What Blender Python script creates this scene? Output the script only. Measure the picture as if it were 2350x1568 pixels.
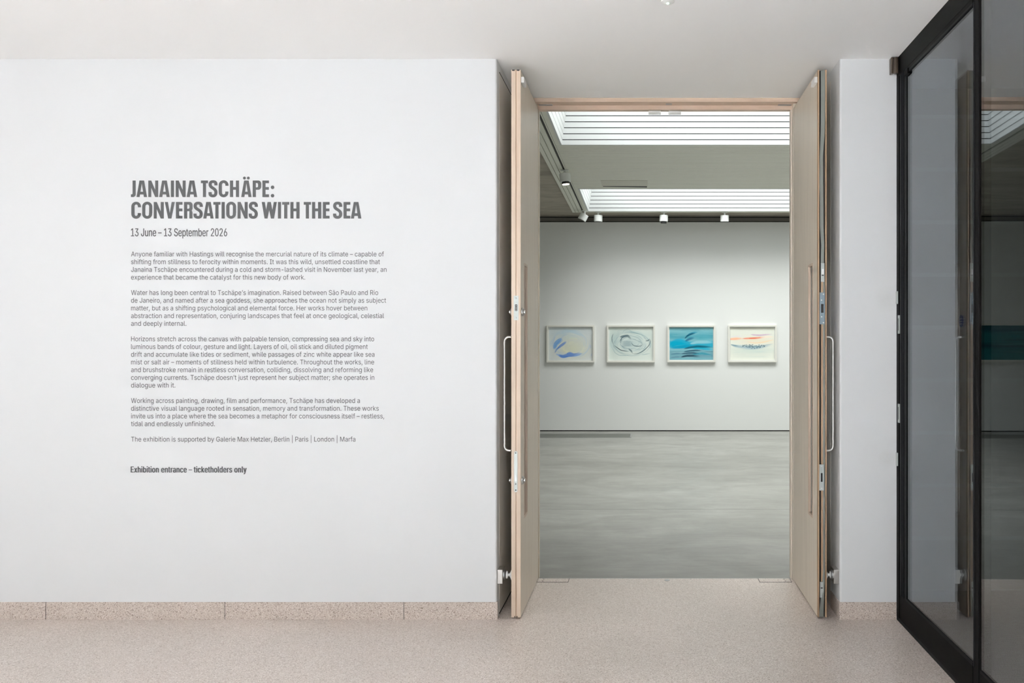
import bpy, bmesh, math, random, os
import numpy as np
from mathutils import Vector, Matrix
from mathutils.geometry import delaunay_2d_cdt

for o in list(bpy.data.objects):
    bpy.data.objects.remove(o, do_unlink=True)
S = bpy.context.scene
COL = S.collection

# ------------------------------------------------------------------ camera
F = 1975.0                       # focal length in pixels of the 2350 px wide frame
VX, VY = 1476.0, 793.0           # principal (vanishing) point of the shifted lens
EYE = 1.398                      # eye height
cam = bpy.data.objects.new('camera', bpy.data.cameras.new('camera'))
COL.objects.link(cam)
cam.location = (0, 0, EYE)
cam.rotation_euler = (math.pi / 2, 0, 0)
cam.data.sensor_width = 36.0
cam.data.lens = F * 36.0 / 2350.0
cam.data.shift_x = -(VX - 1175.0) / 2350.0
cam.data.shift_y = (VY - 784.0) / 2350.0
cam.data.clip_start = 0.05
S.camera = cam
WY = 4.39                        # plane of the foyer wall with the text


def PX(x, Y=WY):
    return (x - VX) * Y / F


def PZ(y, Y=WY):
    return EYE - (y - VY) * Y / F


# ------------------------------------------------------------------ light and exposure
S.view_settings.view_transform = 'Standard'
S.view_settings.look = 'None'
S.view_settings.gamma = 1.0
S.view_settings.use_curve_mapping = False
S.view_settings.exposure = 1.0
S.cycles.diffuse_bounces = 8
S.cycles.max_bounces = 16
S.cycles.transmission_bounces = 10

world = bpy.data.worlds.new('sky')
S.world = world
world.use_nodes = True
wn = world.node_tree
bg = wn.nodes['Background']
wtc = wn.nodes.new('ShaderNodeTexCoord')
wsep = wn.nodes.new('ShaderNodeSeparateXYZ')
wramp = wn.nodes.new('ShaderNodeValToRGB')
wmap = wn.nodes.new('ShaderNodeMapRange')
wn.links.new(wtc.outputs['Generated'], wsep.inputs[0])
wn.links.new(wsep.outputs['Z'], wmap.inputs['Value'])
wmap.inputs['From Min'].default_value = -1
wmap.inputs['From Max'].default_value = 1
wn.links.new(wmap.outputs[0], wramp.inputs[0])
e = wramp.color_ramp.elements
e[0].position = 0.0
e[0].color = (0.40, 0.36, 0.33, 1)
e[1].position = 1.0
e[1].color = (0.97, 1.0, 0.96, 1)
x = e.new(0.485); x.color = (0.50, 0.46, 0.42, 1)
x = e.new(0.515); x.color = (0.97, 1.0, 0.97, 1)
wn.links.new(wramp.outputs[0], bg.inputs[0])
bg.inputs[1].default_value = 0.5


WIN = (-6.0, 0.9, 0.05, 2.74)    # the foyer's window wall behind the camera: x0 x1 z0 z1
BACKY = -3.2
XL = -6.6                        # left end wall of the foyer, with an added, unseen tall window
LWIN = (-2.6, 1.2, 0.05, 2.74)   # y0 y1 z0 z1


def area_light(name, loc, rot, sx, sy, watts, color):
    """area lamp for sky at an opening, or for added unseen foyer fill"""
    l = bpy.data.lights.new(name, 'AREA')
    l.shape = 'RECTANGLE'
    l.size, l.size_y = sx, sy
    l.energy = watts
    l.color = color
    o = bpy.data.objects.new(name, l)
    COL.objects.link(o)
    o.location = loc
    o.rotation_euler = rot
    return o


SKYC, FILLC = (0.84, 0.955, 1.06), (0.95, 0.96, 0.96)
wx, ww = (WIN[0] + WIN[1]) / 2, WIN[1] - WIN[0]
ly, lw = (LWIN[0] + LWIN[1]) / 2, LWIN[1] - LWIN[0]
area_light('sky_through_window', (wx, BACKY - 0.12, 2.05), (math.radians(90 - 22), 0, 0), ww, 1.35, 38, SKYC)
area_light('upward_window_fill', (wx, BACKY - 0.12, 0.75), (math.radians(90 + 30), 0, 0), ww, 1.3, 13, FILLC)  # added fill lamp, tilted up to brighten the ceiling
area_light('end_window_fill', (XL - 0.1, ly, 1.4), (math.radians(90), 0, math.radians(-90)), lw, 2.6, 5, SKYC)  # added lamp at the unseen end window, for light from the left
# added fill: unseen narrow area lamp whose floor bounce brightens the foyer ceiling
floor_fill = area_light('foyer_floor_fill', (-1.0, -7.1, 4.55), (math.radians(55), 0, 0), 4.6, 2.0, 735, (0.78, 0.895, 1.0))
floor_fill.data.spread = math.radians(12)
# skylight wells in the gallery ceiling: (y near, y far)
ZP = 3.47
SKX = (-0.84, 4.4)
WELLS = [(7.0, 8.867), (11.39, 13.26)]
for a, b in WELLS:
    sk = area_light('skylight_daylight', ((SKX[0] + SKX[1]) / 2, (a + b) / 2, ZP + 1.0), (0, 0, 0), SKX[1] - SKX[0] - 0.2, b - a - 0.2, 91, (0.975, 1.0, 0.985))
    sk.data.spread = math.radians(125)


# ------------------------------------------------------------------ materials
def lin(c):
    c = c / 255.0
    return c / 12.92 if c <= 0.04045 else ((c + 0.055) / 1.055) ** 2.4


def rgb(r, g, b, k=1.0):
    return (lin(r) * k, lin(g) * k, lin(b) * k, 1.0)


MATS = {}


def mat(name, color, rough=0.6, metal=0.0, spec=0.5, emit=None, strength=0.0):
    m = bpy.data.materials.new(name)
    m.use_nodes = True
    p = m.node_tree.nodes['Principled BSDF']
    if len(color) == 3:
        color = (*color, 1.0)
    p.inputs['Base Color'].default_value = color
    p.inputs['Roughness'].default_value = rough
    p.inputs['Metallic'].default_value = metal
    p.inputs['Specular IOR Level'].default_value = spec
    if emit:
        p.inputs['Emission Color'].default_value = (*emit, 1.0)
        p.inputs['Emission Strength'].default_value = strength
    m.diffuse_color = color
    MATS[name] = m
    return m


def nt(m):
    t = m.node_tree
    return t, t.nodes, t.links, t.nodes['Principled BSDF']


def coords(m, scale=(1, 1, 1), kind='Object'):
    t, n, l, p = nt(m)
    tc = n.new('ShaderNodeTexCoord')
    mp = n.new('ShaderNodeMapping')
    mp.inputs['Scale'].default_value = scale
    l.new(tc.outputs[kind], mp.inputs[0])
    return mp.outputs[0]


def noise(m, vec, scale, detail=4, rough=0.55, dist=0.0):
    t, n, l, p = nt(m)
    x = n.new('ShaderNodeTexNoise')
    x.inputs['Scale'].default_value = scale
    x.inputs['Detail'].default_value = detail
    x.inputs['Roughness'].default_value = rough
    x.inputs['Distortion'].default_value = dist
    l.new(vec, x.inputs['Vector'])
    return x.outputs['Fac']


def ramp(m, fac, stops):
    t, n, l, p = nt(m)
    r = n.new('ShaderNodeValToRGB')
    el = r.color_ramp.elements
    el[0].position, el[0].color = stops[0]
    el[1].position, el[1].color = stops[-1]
    for pos, c in stops[1:-1]:
        q = el.new(pos)
        q.color = c
    l.new(fac, r.inputs[0])
    return r.outputs[0]


def mixc(m, a, b, fac, mode='MIX'):
    t, n, l, p = nt(m)
    x = n.new('ShaderNodeMix')
    x.data_type = 'RGBA'
    x.blend_type = mode
    for sock, v in ((x.inputs['Factor'], fac), (x.inputs[6], a), (x.inputs[7], b)):
        if hasattr(v, 'is_linked'):
            l.new(v, sock)
        else:
            sock.default_value = v
    return x.outputs[2]


def bump(m, h, strength=0.2, dist=0.01):
    t, n, l, p = nt(m)
    b = n.new('ShaderNodeBump')
    b.inputs['Strength'].default_value = strength
    b.inputs['Distance'].default_value = dist
    l.new(h, b.inputs['Height'])
    l.new(b.outputs[0], p.inputs['Normal'])


def setc(m, c):
    t, n, l, p = nt(m)
    l.new(c, p.inputs['Base Color'])


def G(v):
    return (v, v, v, 1)


WHITE = mat('white_wall_paint', (0.80, 0.80, 0.79), 0.75, spec=0.3)
v = coords(WHITE)
setc(WHITE, ramp(WHITE, noise(WHITE, v, 1.3, 3), [(0.3, (0.708, 0.712, 0.716, 1)), (0.7, (0.728, 0.732, 0.736, 1))]))
bump(WHITE, noise(WHITE, v, 90, 3), 0.04, 0.002)
SMUDGED = WHITE.copy()                    # the same paint, grubby from hands beside the two door latches
SMUDGED.name = 'white_wall_paint_handmarked'
sc_ = [q for q in SMUDGED.node_tree.nodes if q.type == 'BSDF_PRINCIPLED'][0]
base_ = sc_.inputs['Base Color'].links[0].from_socket
for px_, py_, r_ in ((2036, 687, 0.075), (2036, 1052, 0.05)):
    g_ = SMUDGED.node_tree
    tc_ = g_.nodes.new('ShaderNodeTexCoord')
    ds_ = g_.nodes.new('ShaderNodeVectorMath')
    ds_.operation = 'DISTANCE'
    ds_.inputs[1].default_value = (PX(px_), WY, PZ(py_))
    g_.links.new(tc_.outputs['Object'], ds_.inputs[0])
    mr_ = g_.nodes.new('ShaderNodeMapRange')
    mr_.inputs['From Min'].default_value = r_
    mr_.inputs['From Max'].default_value = r_ * 0.1
    g_.links.new(ds_.outputs['Value'], mr_.inputs['Value'])
    nz_ = g_.nodes.new('ShaderNodeTexNoise')
    nz_.inputs['Scale'].default_value = 45
    nz_.inputs['Detail'].default_value = 5
    g_.links.new(tc_.outputs['Object'], nz_.inputs['Vector'])
    ml_ = g_.nodes.new('ShaderNodeMath')
    ml_.operation = 'MULTIPLY'
    g_.links.new(mr_.outputs[0], ml_.inputs[0])
    g_.links.new(nz_.outputs['Fac'], ml_.inputs[1])
    mx_ = g_.nodes.new('ShaderNodeMix')
    mx_.data_type = 'RGBA'
    hf_ = g_.nodes.new('ShaderNodeMath')
    hf_.operation = 'MULTIPLY'
    hf_.inputs[1].default_value = 0.4
    g_.links.new(ml_.outputs[0], hf_.inputs[0])
    g_.links.new(hf_.outputs[0], mx_.inputs['Factor'])
    g_.links.new(base_, mx_.inputs[6])
    mx_.inputs[7].default_value = (0.50, 0.49, 0.45, 1)
    base_ = mx_.outputs[2]
SMUDGED.node_tree.links.new(base_, sc_.inputs['Base Color'])
CEIL = mat('white_ceiling_paint', (0.90, 0.895, 0.885), 0.8, spec=0.2)
GWHITE = mat('gallery_wall_paint', (0.805, 0.815, 0.80), 0.8, spec=0.2)


def terrazzo(name, base, dark, lightc, scale, rough):
    m = mat(name, base, rough)
    v = coords(m)
    t, n, l, p = nt(m)
    big = ramp(m, noise(m, v, 1.1, 4), [(0.3, (0.90, 0.89, 0.88, 1)), (0.7, (1.06, 1.05, 1.05, 1))])
    vo = n.new('ShaderNodeTexVoronoi')
    vo.inputs['Scale'].default_value = scale
    l.new(v, vo.inputs['Vector'])
    sep = n.new('ShaderNodeSeparateColor')
    l.new(vo.outputs['Color'], sep.inputs[0])
    c = ramp(m, sep.outputs[0], [(0.0, dark), (0.07, dark), (0.12, base), (0.72, base), (0.80, lightc), (1.0, lightc)])
    mottled = ramp(m, noise(m, v, scale * 0.8, 2), [(0.3, G(0.86)), (0.7, G(1.12))])
    c = mixc(m, c, mottled, 1.0, 'MULTIPLY')
    setc(m, mixc(m, c, big, 1.0, 'MULTIPLY'))
    r = ramp(m, noise(m, v, 2.2, 3), [(0.3, G(rough - 0.04)), (0.7, G(rough + 0.06))])
    l.new(r, p.inputs['Roughness'])
    return m


TERRAZZO = terrazzo('pink_terrazzo', (0.59, 0.52, 0.475, 1), (0.38, 0.315, 0.27, 1), (0.74, 0.685, 0.64, 1), 250, 0.34)
SKIRT = terrazzo('terrazzo_skirting', (0.555, 0.475, 0.42, 1), (0.25, 0.19, 0.155, 1), (0.69, 0.62, 0.57, 1), 320, 0.5)

CONC = mat('polished_concrete', (0.42, 0.42, 0.39), 0.32)
v = coords(CONC, (0.9, 1.6, 1))
setc(CONC, mixc(CONC, ramp(CONC, noise(CONC, v, 1.2, 8, 0.68, 0.8), [(0.3, (0.185, 0.184, 0.167, 1)), (0.5, (0.225, 0.224, 0.205, 1)), (0.72, (0.285, 0.284, 0.264, 1))]),
                ramp(CONC, noise(CONC, coords(CONC, (2.0, 9, 1)), 2.2, 6, 0.7, 0.4), [(0.3, G(0.90)), (0.7, G(1.09))]), 1.0, 'MULTIPLY'))
t_, n_, l_, p_ = nt(CONC)
l_.new(ramp(CONC, noise(CONC, v, 3, 5), [(0.3, G(0.36)), (0.7, G(0.50))]), p_.inputs['Roughness'])

RAWC = mat('board_marked_concrete', (0.2, 0.19, 0.17), 0.85, spec=0.2)
v = coords(RAWC, (1.0, 2.4, 1))
setc(RAWC, ramp(RAWC, noise(RAWC, v, 1.6, 9, 0.68, 0.5), [(0.28, (0.29, 0.265, 0.22, 1)), (0.5, (0.41, 0.375, 0.315, 1)), (0.75, (0.53, 0.49, 0.415, 1))]))
BEAM = mat('dark_grey_beam', rgb(140, 137, 130), 0.6)
SLOT = mat('dark_slot', rgb(52, 52, 50), 0.7)
METALC = mat('grey_green_ceiling_metal', (0.78, 0.785, 0.69), 0.5)
METALD = mat('ceiling_groove', (0.42, 0.43, 0.37), 0.7)
HATCH = mat('plain_hatch_metal', (0.62, 0.61, 0.52), 0.5)
BLACK = mat('black_gap', (0.006, 0.006, 0.006), 0.7, 0.0, 0.1)
WELLW = mat('skylight_white', (0.70, 0.72, 0.72), 0.6)


def timber(name, a, b, c, rough=0.45, axis=(14, 14, 0.7)):
    m = mat(name, b, rough)
    v = coords(m, axis)
    g = noise(m, v, 2.2, 6, 0.6, 0.6)
    col = ramp(m, g, [(0.28, a), (0.5, b), (0.75, c)])
    fine = ramp(m, noise(m, coords(m, (axis[0] * 9, axis[1] * 9, axis[2] * 3)), 2, 3), [(0.3, G(0.95)), (0.7, G(1.04))])
    setc(m, mixc(m, col, fine, 1.0, 'MULTIPLY'))
    return m


VENEER = timber('pale_maple_veneer', (0.63, 0.56, 0.47, 1), (0.68, 0.61, 0.515, 1), (0.72, 0.65, 0.55, 1))
LIPPING = timber('maple_lipping', (0.54, 0.415, 0.315, 1), (0.60, 0.47, 0.365, 1), (0.65, 0.52, 0.41, 1))
FRAMEW = timber('maple_door_frame', (0.55, 0.41, 0.31, 1), (0.61, 0.465, 0.36, 1), (0.66, 0.51, 0.40, 1), axis=(0.7, 14, 14))
OAK = timber('tan_timber_edge', (0.31, 0.20, 0.115, 1), (0.375, 0.245, 0.145, 1), (0.43, 0.29, 0.175, 1))
PANEL = mat('lining_panel_paint', (0.72, 0.69, 0.65), 0.6)
STEEL = mat('brushed_steel', (0.60, 0.585, 0.555), 0.32, 1.0)
STEELD = mat('dull_steel', (0.42, 0.42, 0.42), 0.38, 1.0)
PLATE = mat('grey_lock_plate', rgb(128, 140, 146), 0.4, 0.6)
PLATEL = mat('pale_lock_plate', rgb(178, 182, 178), 0.45, 0.5)
SEAL = mat('grey_green_door_seal', rgb(112, 115, 108), 0.55)
DARKHOLE = mat('dark_recess', (0.02, 0.018, 0.016), 0.8)
WPLASTIC = mat('white_plastic', (0.80, 0.80, 0.78), 0.4)
FRAMEB = mat('dark_bronze_aluminium', (0.004, 0.0035, 0.003), 0.55, 0.0, 0.05)
FRAMEG = mat('charcoal_gasket', (0.008, 0.008, 0.009), 0.55, 0.0, 0.08)
BRONZE = mat('bronze_pivot', rgb(72, 62, 52), 0.35, 0.4)
VINYL = mat('grey_vinyl_lettering', (0.088, 0.088, 0.088), 0.7, spec=0.2)
VINYLT = mat('grey_vinyl_small_lettering', (0.085, 0.083, 0.082), 0.7, spec=0.2)
PFRAME = mat('cream_picture_frame', (0.78, 0.77, 0.71), 0.45)
MOUNT = mat('white_mount', (0.82, 0.83, 0.81), 0.7)
GRILLE = mat('grey_floor_grille', rgb(112, 114, 108), 0.5, 0.3)
LAMPW = mat('white_spotlight_metal', (0.82, 0.84, 0.82), 0.4)
LAMPG = mat('lens_glow', (1, 0.93, 0.8), 0.4, emit=(1.0, 0.86, 0.66), strength=6)
LENSOFF = mat('dark_lens', (0.03, 0.03, 0.03), 0.2)
LEDG = mat('green_led', (0.5, 1, 0.6), 0.4, emit=(0.55, 1.0, 0.66), strength=2.0)
SIGNB = mat('blue_sign', rgb(20, 62, 150), 0.4)
WINFR = mat('white_window_frame', (0.7, 0.7, 0.7), 0.5)

GLASS = bpy.data.materials.new('clear_glass')
GLASS.use_nodes = True
gn = GLASS.node_tree
gn.nodes.remove(gn.nodes['Principled BSDF'])
gb = gn.nodes.new('ShaderNodeBsdfGlass')
gb.inputs['Color'].default_value = (0.93, 0.96, 0.985, 1)
gb.inputs['Roughness'].default_value = 0.0
gb.inputs['IOR'].default_value = 1.6
gn.links.new(gb.outputs[0], gn.nodes['Material Output'].inputs[0])

COATED = GLASS.copy()
COATED.name = 'coated_glass'
[q for q in COATED.node_tree.nodes if q.type == 'BSDF_GLASS'][0].inputs['IOR'].default_value = 1.85

BRICK = mat('dark_outside_blockwork', (0.1, 0.1, 0.1), 0.8)
t_, n_, l_, p_ = nt(BRICK)
bt = n_.new('ShaderNodeTexBrick')
bt.inputs['Color1'].default_value = (0.11, 0.10, 0.095, 1)
bt.inputs['Color2'].default_value = (0.14, 0.128, 0.12, 1)
bt.inputs['Mortar'].default_value = (0.145, 0.148, 0.145, 1)
bt.inputs['Scale'].default_value = 1.0
bt.inputs['Mortar Size'].default_value = 0.012
bt.inputs['Brick Width'].default_value = 0.9
bt.inputs['Row Height'].default_value = 0.30
tc = n_.new('ShaderNodeTexCoord')
sp = n_.new('ShaderNodeSeparateXYZ')
cb = n_.new('ShaderNodeCombineXYZ')
l_.new(tc.outputs['Object'], sp.inputs[0])
ad = n_.new('ShaderNodeMath')
ad.operation = 'ADD'
l_.new(sp.outputs['X'], ad.inputs[0])
l_.new(sp.outputs['Y'], ad.inputs[1])
l_.new(ad.outputs[0], cb.inputs[0])
l_.new(sp.outputs['Z'], cb.inputs[1])
l_.new(cb.outputs[0], bt.inputs['Vector'])
l_.new(bt.outputs['Color'], p_.inputs['Base Color'])
DARKFLOOR = mat('outside_paving', (0.20, 0.19, 0.18), 0.7)
DARKCEIL = mat('outside_soffit', (0.14, 0.14, 0.145), 0.8)


# ------------------------------------------------------------------ mesh helpers
class MB:
    def __init__(s):
        s.v, s.f = [], []

    def add(s, vs, fs):
        k = len(s.v)
        s.v += [tuple(p) for p in vs]
        s.f += [tuple(k + i for i in f) for f in fs]
        return s

    def box(s, x0, x1, y0, y1, z0, z1):
        x0, x1 = min(x0, x1), max(x0, x1)
        y0, y1 = min(y0, y1), max(y0, y1)
        z0, z1 = min(z0, z1), max(z0, z1)
        return s.add([(x0, y0, z0), (x1, y0, z0), (x1, y1, z0), (x0, y1, z0),
                      (x0, y0, z1), (x1, y0, z1), (x1, y1, z1), (x0, y1, z1)],
                     [(0, 3, 2, 1), (4, 5, 6, 7), (0, 1, 5, 4), (1, 2, 6, 5), (2, 3, 7, 6), (3, 0, 4, 7)])

    def lathe(s, prof, origin, axis='Z', n=24):
        """prof: list of (radius, height along axis)"""
        vs, fs = [], []
        for r, h in prof:
            for k in range(n):
                a = 2 * math.pi * k / n
                c, d = r * math.cos(a), r * math.sin(a)
                p = {'Z': (c, d, h), 'X': (h, c, d), 'Y': (d, h, c)}[axis]
                vs.append((origin[0] + p[0], origin[1] + p[1], origin[2] + p[2]))
        for i in range(len(prof) - 1):
            for k in range(n):
                k2 = (k + 1) % n
                fs.append((i * n + k, i * n + k2, (i + 1) * n + k2, (i + 1) * n + k))
        fs.append(tuple(range(n - 1, -1, -1)))
        m = (len(prof) - 1) * n
        fs.append(tuple(m + k for k in range(n)))
        return s.add(vs, fs)

    def tube(s, pts, r, n=12):
        pts = [Vector(p) for p in pts]
        vs, fs = [], []
        up = None
        for i, p in enumerate(pts):
            d = (pts[min(i + 1, len(pts) - 1)] - pts[max(i - 1, 0)]).normalized()
            if up is None:
                a = Vector((0, 0, 1)) if abs(d.z) < 0.9 else Vector((0, 1, 0))
                up = d.cross(a).normalized()
            up = (up - d * up.dot(d)).normalized()
            w = d.cross(up)
            for k in range(n):
                t = 2 * math.pi * k / n
                vs.append(p + up * (r * math.cos(t)) + w * (r * math.sin(t)))
        for i in range(len(pts) - 1):
            for k in range(n):
                k2 = (k + 1) % n
                fs.append((i * n + k, i * n + k2, (i + 1) * n + k2, (i + 1) * n + k))
        fs.append(tuple(range(n - 1, -1, -1)))
        m = (len(pts) - 1) * n
        fs.append(tuple(m + k for k in range(n)))
        return s.add(vs, fs)

    def xform(s, M):
        s.v = [tuple(M @ Vector(p)) for p in s.v]
        return s


ORG = {}


def props(o, label=None, cat=None, group=None, kind=None):
    if label:
        o['label'] = label
    if cat:
        o['category'] = cat
    if group:
        o['group'] = group
    if kind:
        o['kind'] = kind
    return o


def build(name, mb, material, parent=None, bevel=0.0, smooth=False, label=None, cat=None, group=None, kind=None, origin=None):
    if parent is not None:
        org = ORG[parent.name]
    elif origin is not None:
        org = Vector(origin)
    else:
        org = Vector((0, 0, 0))
    me = bpy.data.meshes.new(name)
    me.from_pydata([tuple(Vector(p) - org) for p in mb.v], [], mb.f)
    bm = bmesh.new()
    bm.from_mesh(me)
    bmesh.ops.recalc_face_normals(bm, faces=bm.faces)
    bm.to_mesh(me)
    bm.free()
    if smooth:
        me.polygons.foreach_set('use_smooth', [True] * len(me.polygons))
        try:
            me.set_sharp_from_angle(angle=math.radians(35))
        except Exception:
            pass
    me.materials.append(material)
    o = bpy.data.objects.new(name, me)
    COL.objects.link(o)
    if parent is not None:
        o.parent = parent
    else:
        o.location = org
    ORG[o.name] = org
    if bevel:
        b = o.modifiers.new('bevel', 'BEVEL')
        b.width = bevel
        b.segments = 2
        b.limit_method = 'ANGLE'
    return props(o, label, cat, group, kind)


def thing(name, loc, label, cat, group=None, kind=None):
    o = bpy.data.objects.new(name, None)
    o.empty_display_size = 0.1
    COL.objects.link(o)
    o.location = loc
    ORG[o.name] = Vector(loc)
    return props(o, label, cat, group, kind)


def struct(name, mb, m, label=None, cat=None, parent=None, **k):
    return build(name, mb, m, parent, label=label, cat=cat, kind='structure', **k)


def B(*a):
    return MB().box(*a)


# ------------------------------------------------------------------ foyer shell
CZ = 2.86
XWL, XWR = -0.7467, 1.0033       # the wall's two corners at the door recess
XG = 1.293                       # plane of the glazed screen's frame
GY = 5.161                       # line where terrazzo meets concrete
FY = 5.20                        # gallery side of the wall


def rounded_wall(x0, x1, xc, r=0.010):
    """a wall block from the foyer to the gallery whose foyer corner at xc has a small plaster radius"""
    s = 1 if xc == x1 else -1
    arc = [(xc - s * r + s * r * math.sin(a), WY + r - r * math.cos(a)) for a in np.linspace(0, math.pi / 2, 6)]
    P = arc + [(xc, FY), (x0 if s > 0 else x1, FY), (x0 if s > 0 else x1, WY)]
    n = len(P)
    return MB().add([(p[0], p[1], 0) for p in P] + [(p[0], p[1], CZ) for p in P],
                    [tuple(range(n)), tuple(range(2 * n - 1, n - 1, -1))] + [(i, (i + 1) % n, n + (i + 1) % n, n + i) for i in range(n)])


struct('floor', B(XL - 0.2, XG + 0.07, BACKY - 0.2, GY, -0.12, 0), TERRAZZO, 'pink speckled terrazzo floor of the foyer', 'floor')
struct('ceiling', B(XL - 0.2, XG + 0.07, BACKY - 0.2, FY, CZ, CZ + 0.14), CEIL, 'plain white painted ceiling of the foyer', 'ceiling')
struct('wall_back', rounded_wall(XL, XWL, XWL), WHITE, 'white wall carrying the grey exhibition text', 'wall')
struct('wall_right', rounded_wall(XWR, XG + 0.068, XWR), SMUDGED, 'narrow white wall between timber door and glazed screen', 'wall')
mb = B(XL - 0.2, XL, BACKY - 0.2, LWIN[0], 0, CZ)
mb.box(XL - 0.2, XL, LWIN[1], FY, 0, CZ)
mb.box(XL - 0.2, XL, LWIN[0], LWIN[1], 0, LWIN[2])
mb.box(XL - 0.2, XL, LWIN[0], LWIN[1], LWIN[3], CZ)
struct('wall_left', mb, WHITE, 'white end wall of the foyer left of the frame', 'wall')
mb = MB()
mb.box(XL, WIN[0], BACKY - 0.2, BACKY, 0, CZ)
mb.box(WIN[1], XG + 0.07, BACKY - 0.2, BACKY, 0, CZ)
mb.box(WIN[0], WIN[1], BACKY - 0.2, BACKY, 0, WIN[2])
mb.box(WIN[0], WIN[1], BACKY - 0.2, BACKY, WIN[3], CZ)
struct('wall_front', mb, WHITE, 'white wall with the foyer windows behind the viewer', 'wall')
mb = MB()
for k in range(6):
    x = WIN[0] + (WIN[1] - WIN[0]) * k / 5
    mb.box(x - 0.03, x + 0.03, BACKY - 0.14, BACKY - 0.08, WIN[2], WIN[3])
struct('window_3', mb, WINFR, 'white window mullions behind the viewer', 'window')

# terrazzo skirting with block joints
mb = MB()
js = [XL] + [PX(a) for a in (-714, -304, 106, 517, 927)] + [XWL]
for a, b in zip(js[:-1], js[1:]):
    mb.box(a + (0.0016 if a > XL else 0), b - (0.0016 if b < XWL else -0.004), WY - 0.004, WY + 0.02, 0, 0.0885)
sk_ = struct('baseboard_back', mb, SKIRT, 'speckled terrazzo skirting below the text wall', 'skirting')
mb = MB()
for a in js[1:-1]:
    mb.box(a - 0.0018, a + 0.0018, WY - 0.0015, WY + 0.01, 0, 0.0884)
build('grout_joint', mb, SLOT, sk_, label='thin dark joint between skirting blocks')
mb = B(XWR - 0.004, XG - 0.002, WY - 0.004, WY + 0.02, 0, 0.0885)
mb.box(XWR - 0.004, XWR + 0.02, WY + 0.02, WY + 0.20, 0, 0.0885)
struct('baseboard_right', mb, SKIRT, 'speckled terrazzo skirting on the narrow wall right of the doors', 'skirting')

# lining panels in the recess behind each open door leaf
HD = 5.083
struct('trim_1', B(XWL, XWL + 0.0012, WY + 0.075, HD, 0.012, 2.812), PANEL, 'flush panel lining the recess behind the left leaf', 'panel')
build('shadow_line', B(XWL, XWL + 0.0018, WY + 0.075, HD, 2.812, 2.817).box(XWL, XWL + 0.0018, WY + 0.075, HD, 0.004, 0.012), BLACK, bpy.data.objects['trim_1'])
struct('trim_2', B(XWR - 0.0012, XWR, WY + 0.21, HD, 0.012, 2.812), PANEL, 'flush panel lining the recess behind the right leaf', 'panel')

# ------------------------------------------------------------------ timber door frame
JL, JR = -0.628, 0.888           # clear opening
fr = thing('door_frame', (0.13, HD, 0), 'pale timber frame around the gallery doorway', 'door frame', kind='structure')
mb = B(XWL, XWR, HD, FY, 2.837, CZ)
mb.box(XWL, XWR, HD + 0.075, FY, 2.811, 2.837)
build('header', mb, FRAMEW, fr)
mb = B(XWL, JL - 0.004, HD + 0.035, FY, 0, 2.837)
mb.box(JL - 0.004, JL + 0.004, HD + 0.078, FY, 0, 2.811)
build('jamb', mb, VENEER, fr)
mb = B(JR + 0.004, XWR, HD + 0.035, FY, 0, 2.837)
mb.box(JR - 0.004, JR + 0.004, HD + 0.078, FY, 0, 2.811)
build('jamb', mb, VENEER, fr)
for x in (1488, 1534):
    build('contact_box', B(PX(x, 5.17), PX(x + 28.5, 5.17), 5.155 - 0.016, 5.155 + 0.004, PZ(262, 5.145), PZ(254.5, 5.145)), WPLASTIC, fr, 0.003, label='small white door contact on the header')
mb = B(PX(1528, 5.13), PX(1542, 5.13), 5.115, 5.145, 2.8345, 2.838)
build('keep_plate', mb, STEELD, fr, label='small dull metal keep under the header')
for x0, x1 in ((1237, 1268), (1786, 1816)):
    build('pivot_plate', B(PX(x0, 5.14), PX(x1, 5.14), 5.135, 5.155, 2.8335, 2.838), STEELD, fr)
# wall above the header on the gallery side
struct('wall_header', B(-6.8, 6.6, 5.06, FY, CZ + 0.14, 4.4), GWHITE, 'gallery wall above the doorway', 'wall')
struct('wall_gallery_front', B(XG + 0.068, 6.6, 5.0, FY, 0, CZ + 0.14), GWHITE, 'gallery side wall beyond the glazed screen', 'wall')

# floor pivot covers
for nm, x0, x1, lab in (('left', 1232, 1305, 'rectangular terrazzo pivot cover at the foot of the left leaf'),
                        ('right', 1742, 1816, 'rectangular terrazzo pivot cover at the foot of the right leaf')):
    Yn, Yf = EYE * F / (1337 - VY), GY - 0.004
    a, b = PX(x0, 5.10), PX(x1, 5.10)
    t = thing('floor_pivot_cover', ((a + b) / 2, (Yn + Yf) / 2, 0), lab, 'pivot cover')
    build('cover_plate', B(a + 0.003, b - 0.003, Yn + 0.003, Yf - 0.003, 0.0, 0.0016), TERRAZZO, t)
    mb = B(a, b, Yn, Yn + 0.003, 0, 0.0012)
    mb.box(a, a + 0.003, Yn, Yf, 0, 0.0012)
    mb.box(b - 0.003, b, Yn, Yf, 0, 0.0012)
    build('rim', mb, SLOT, t)
    sx = PX(1246, 5.1) if nm == 'left' else PX(1802, 5.1)
    for yy in (Yn + 0.022, Yf - 0.018):
        build('screw', MB().lathe([(0.0045, 0.0016), (0.0045, 0.0022)], (sx, yy, 0), n=10), DARKHOLE, t)
t = build('floor_socket', MB().lathe([(0.016, 0.0), (0.016, 0.002), (0.012, 0.0025)], (PX(1531, 5.12), 5.12, 0), n=20), STEELD,
          label='small round metal bolt socket in the floor midway between the doors', cat='floor socket')
struct('trim_3', B(JL, JR, GY - 0.002, GY + 0.006, -0.02, 0.0008), STEELD, 'thin dark joint between terrazzo and concrete', 'floor joint')


# ------------------------------------------------------------------ timber door leaves
LY0, LY1 = 4.40, 5.128           # leading edge, hinge edge
LZ0, LZ1 = 0.007, 2.808
SY0, SY1, SZ0, SZ1 = 4.528, 4.660, 0.488, 1.832   # vision panel


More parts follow.
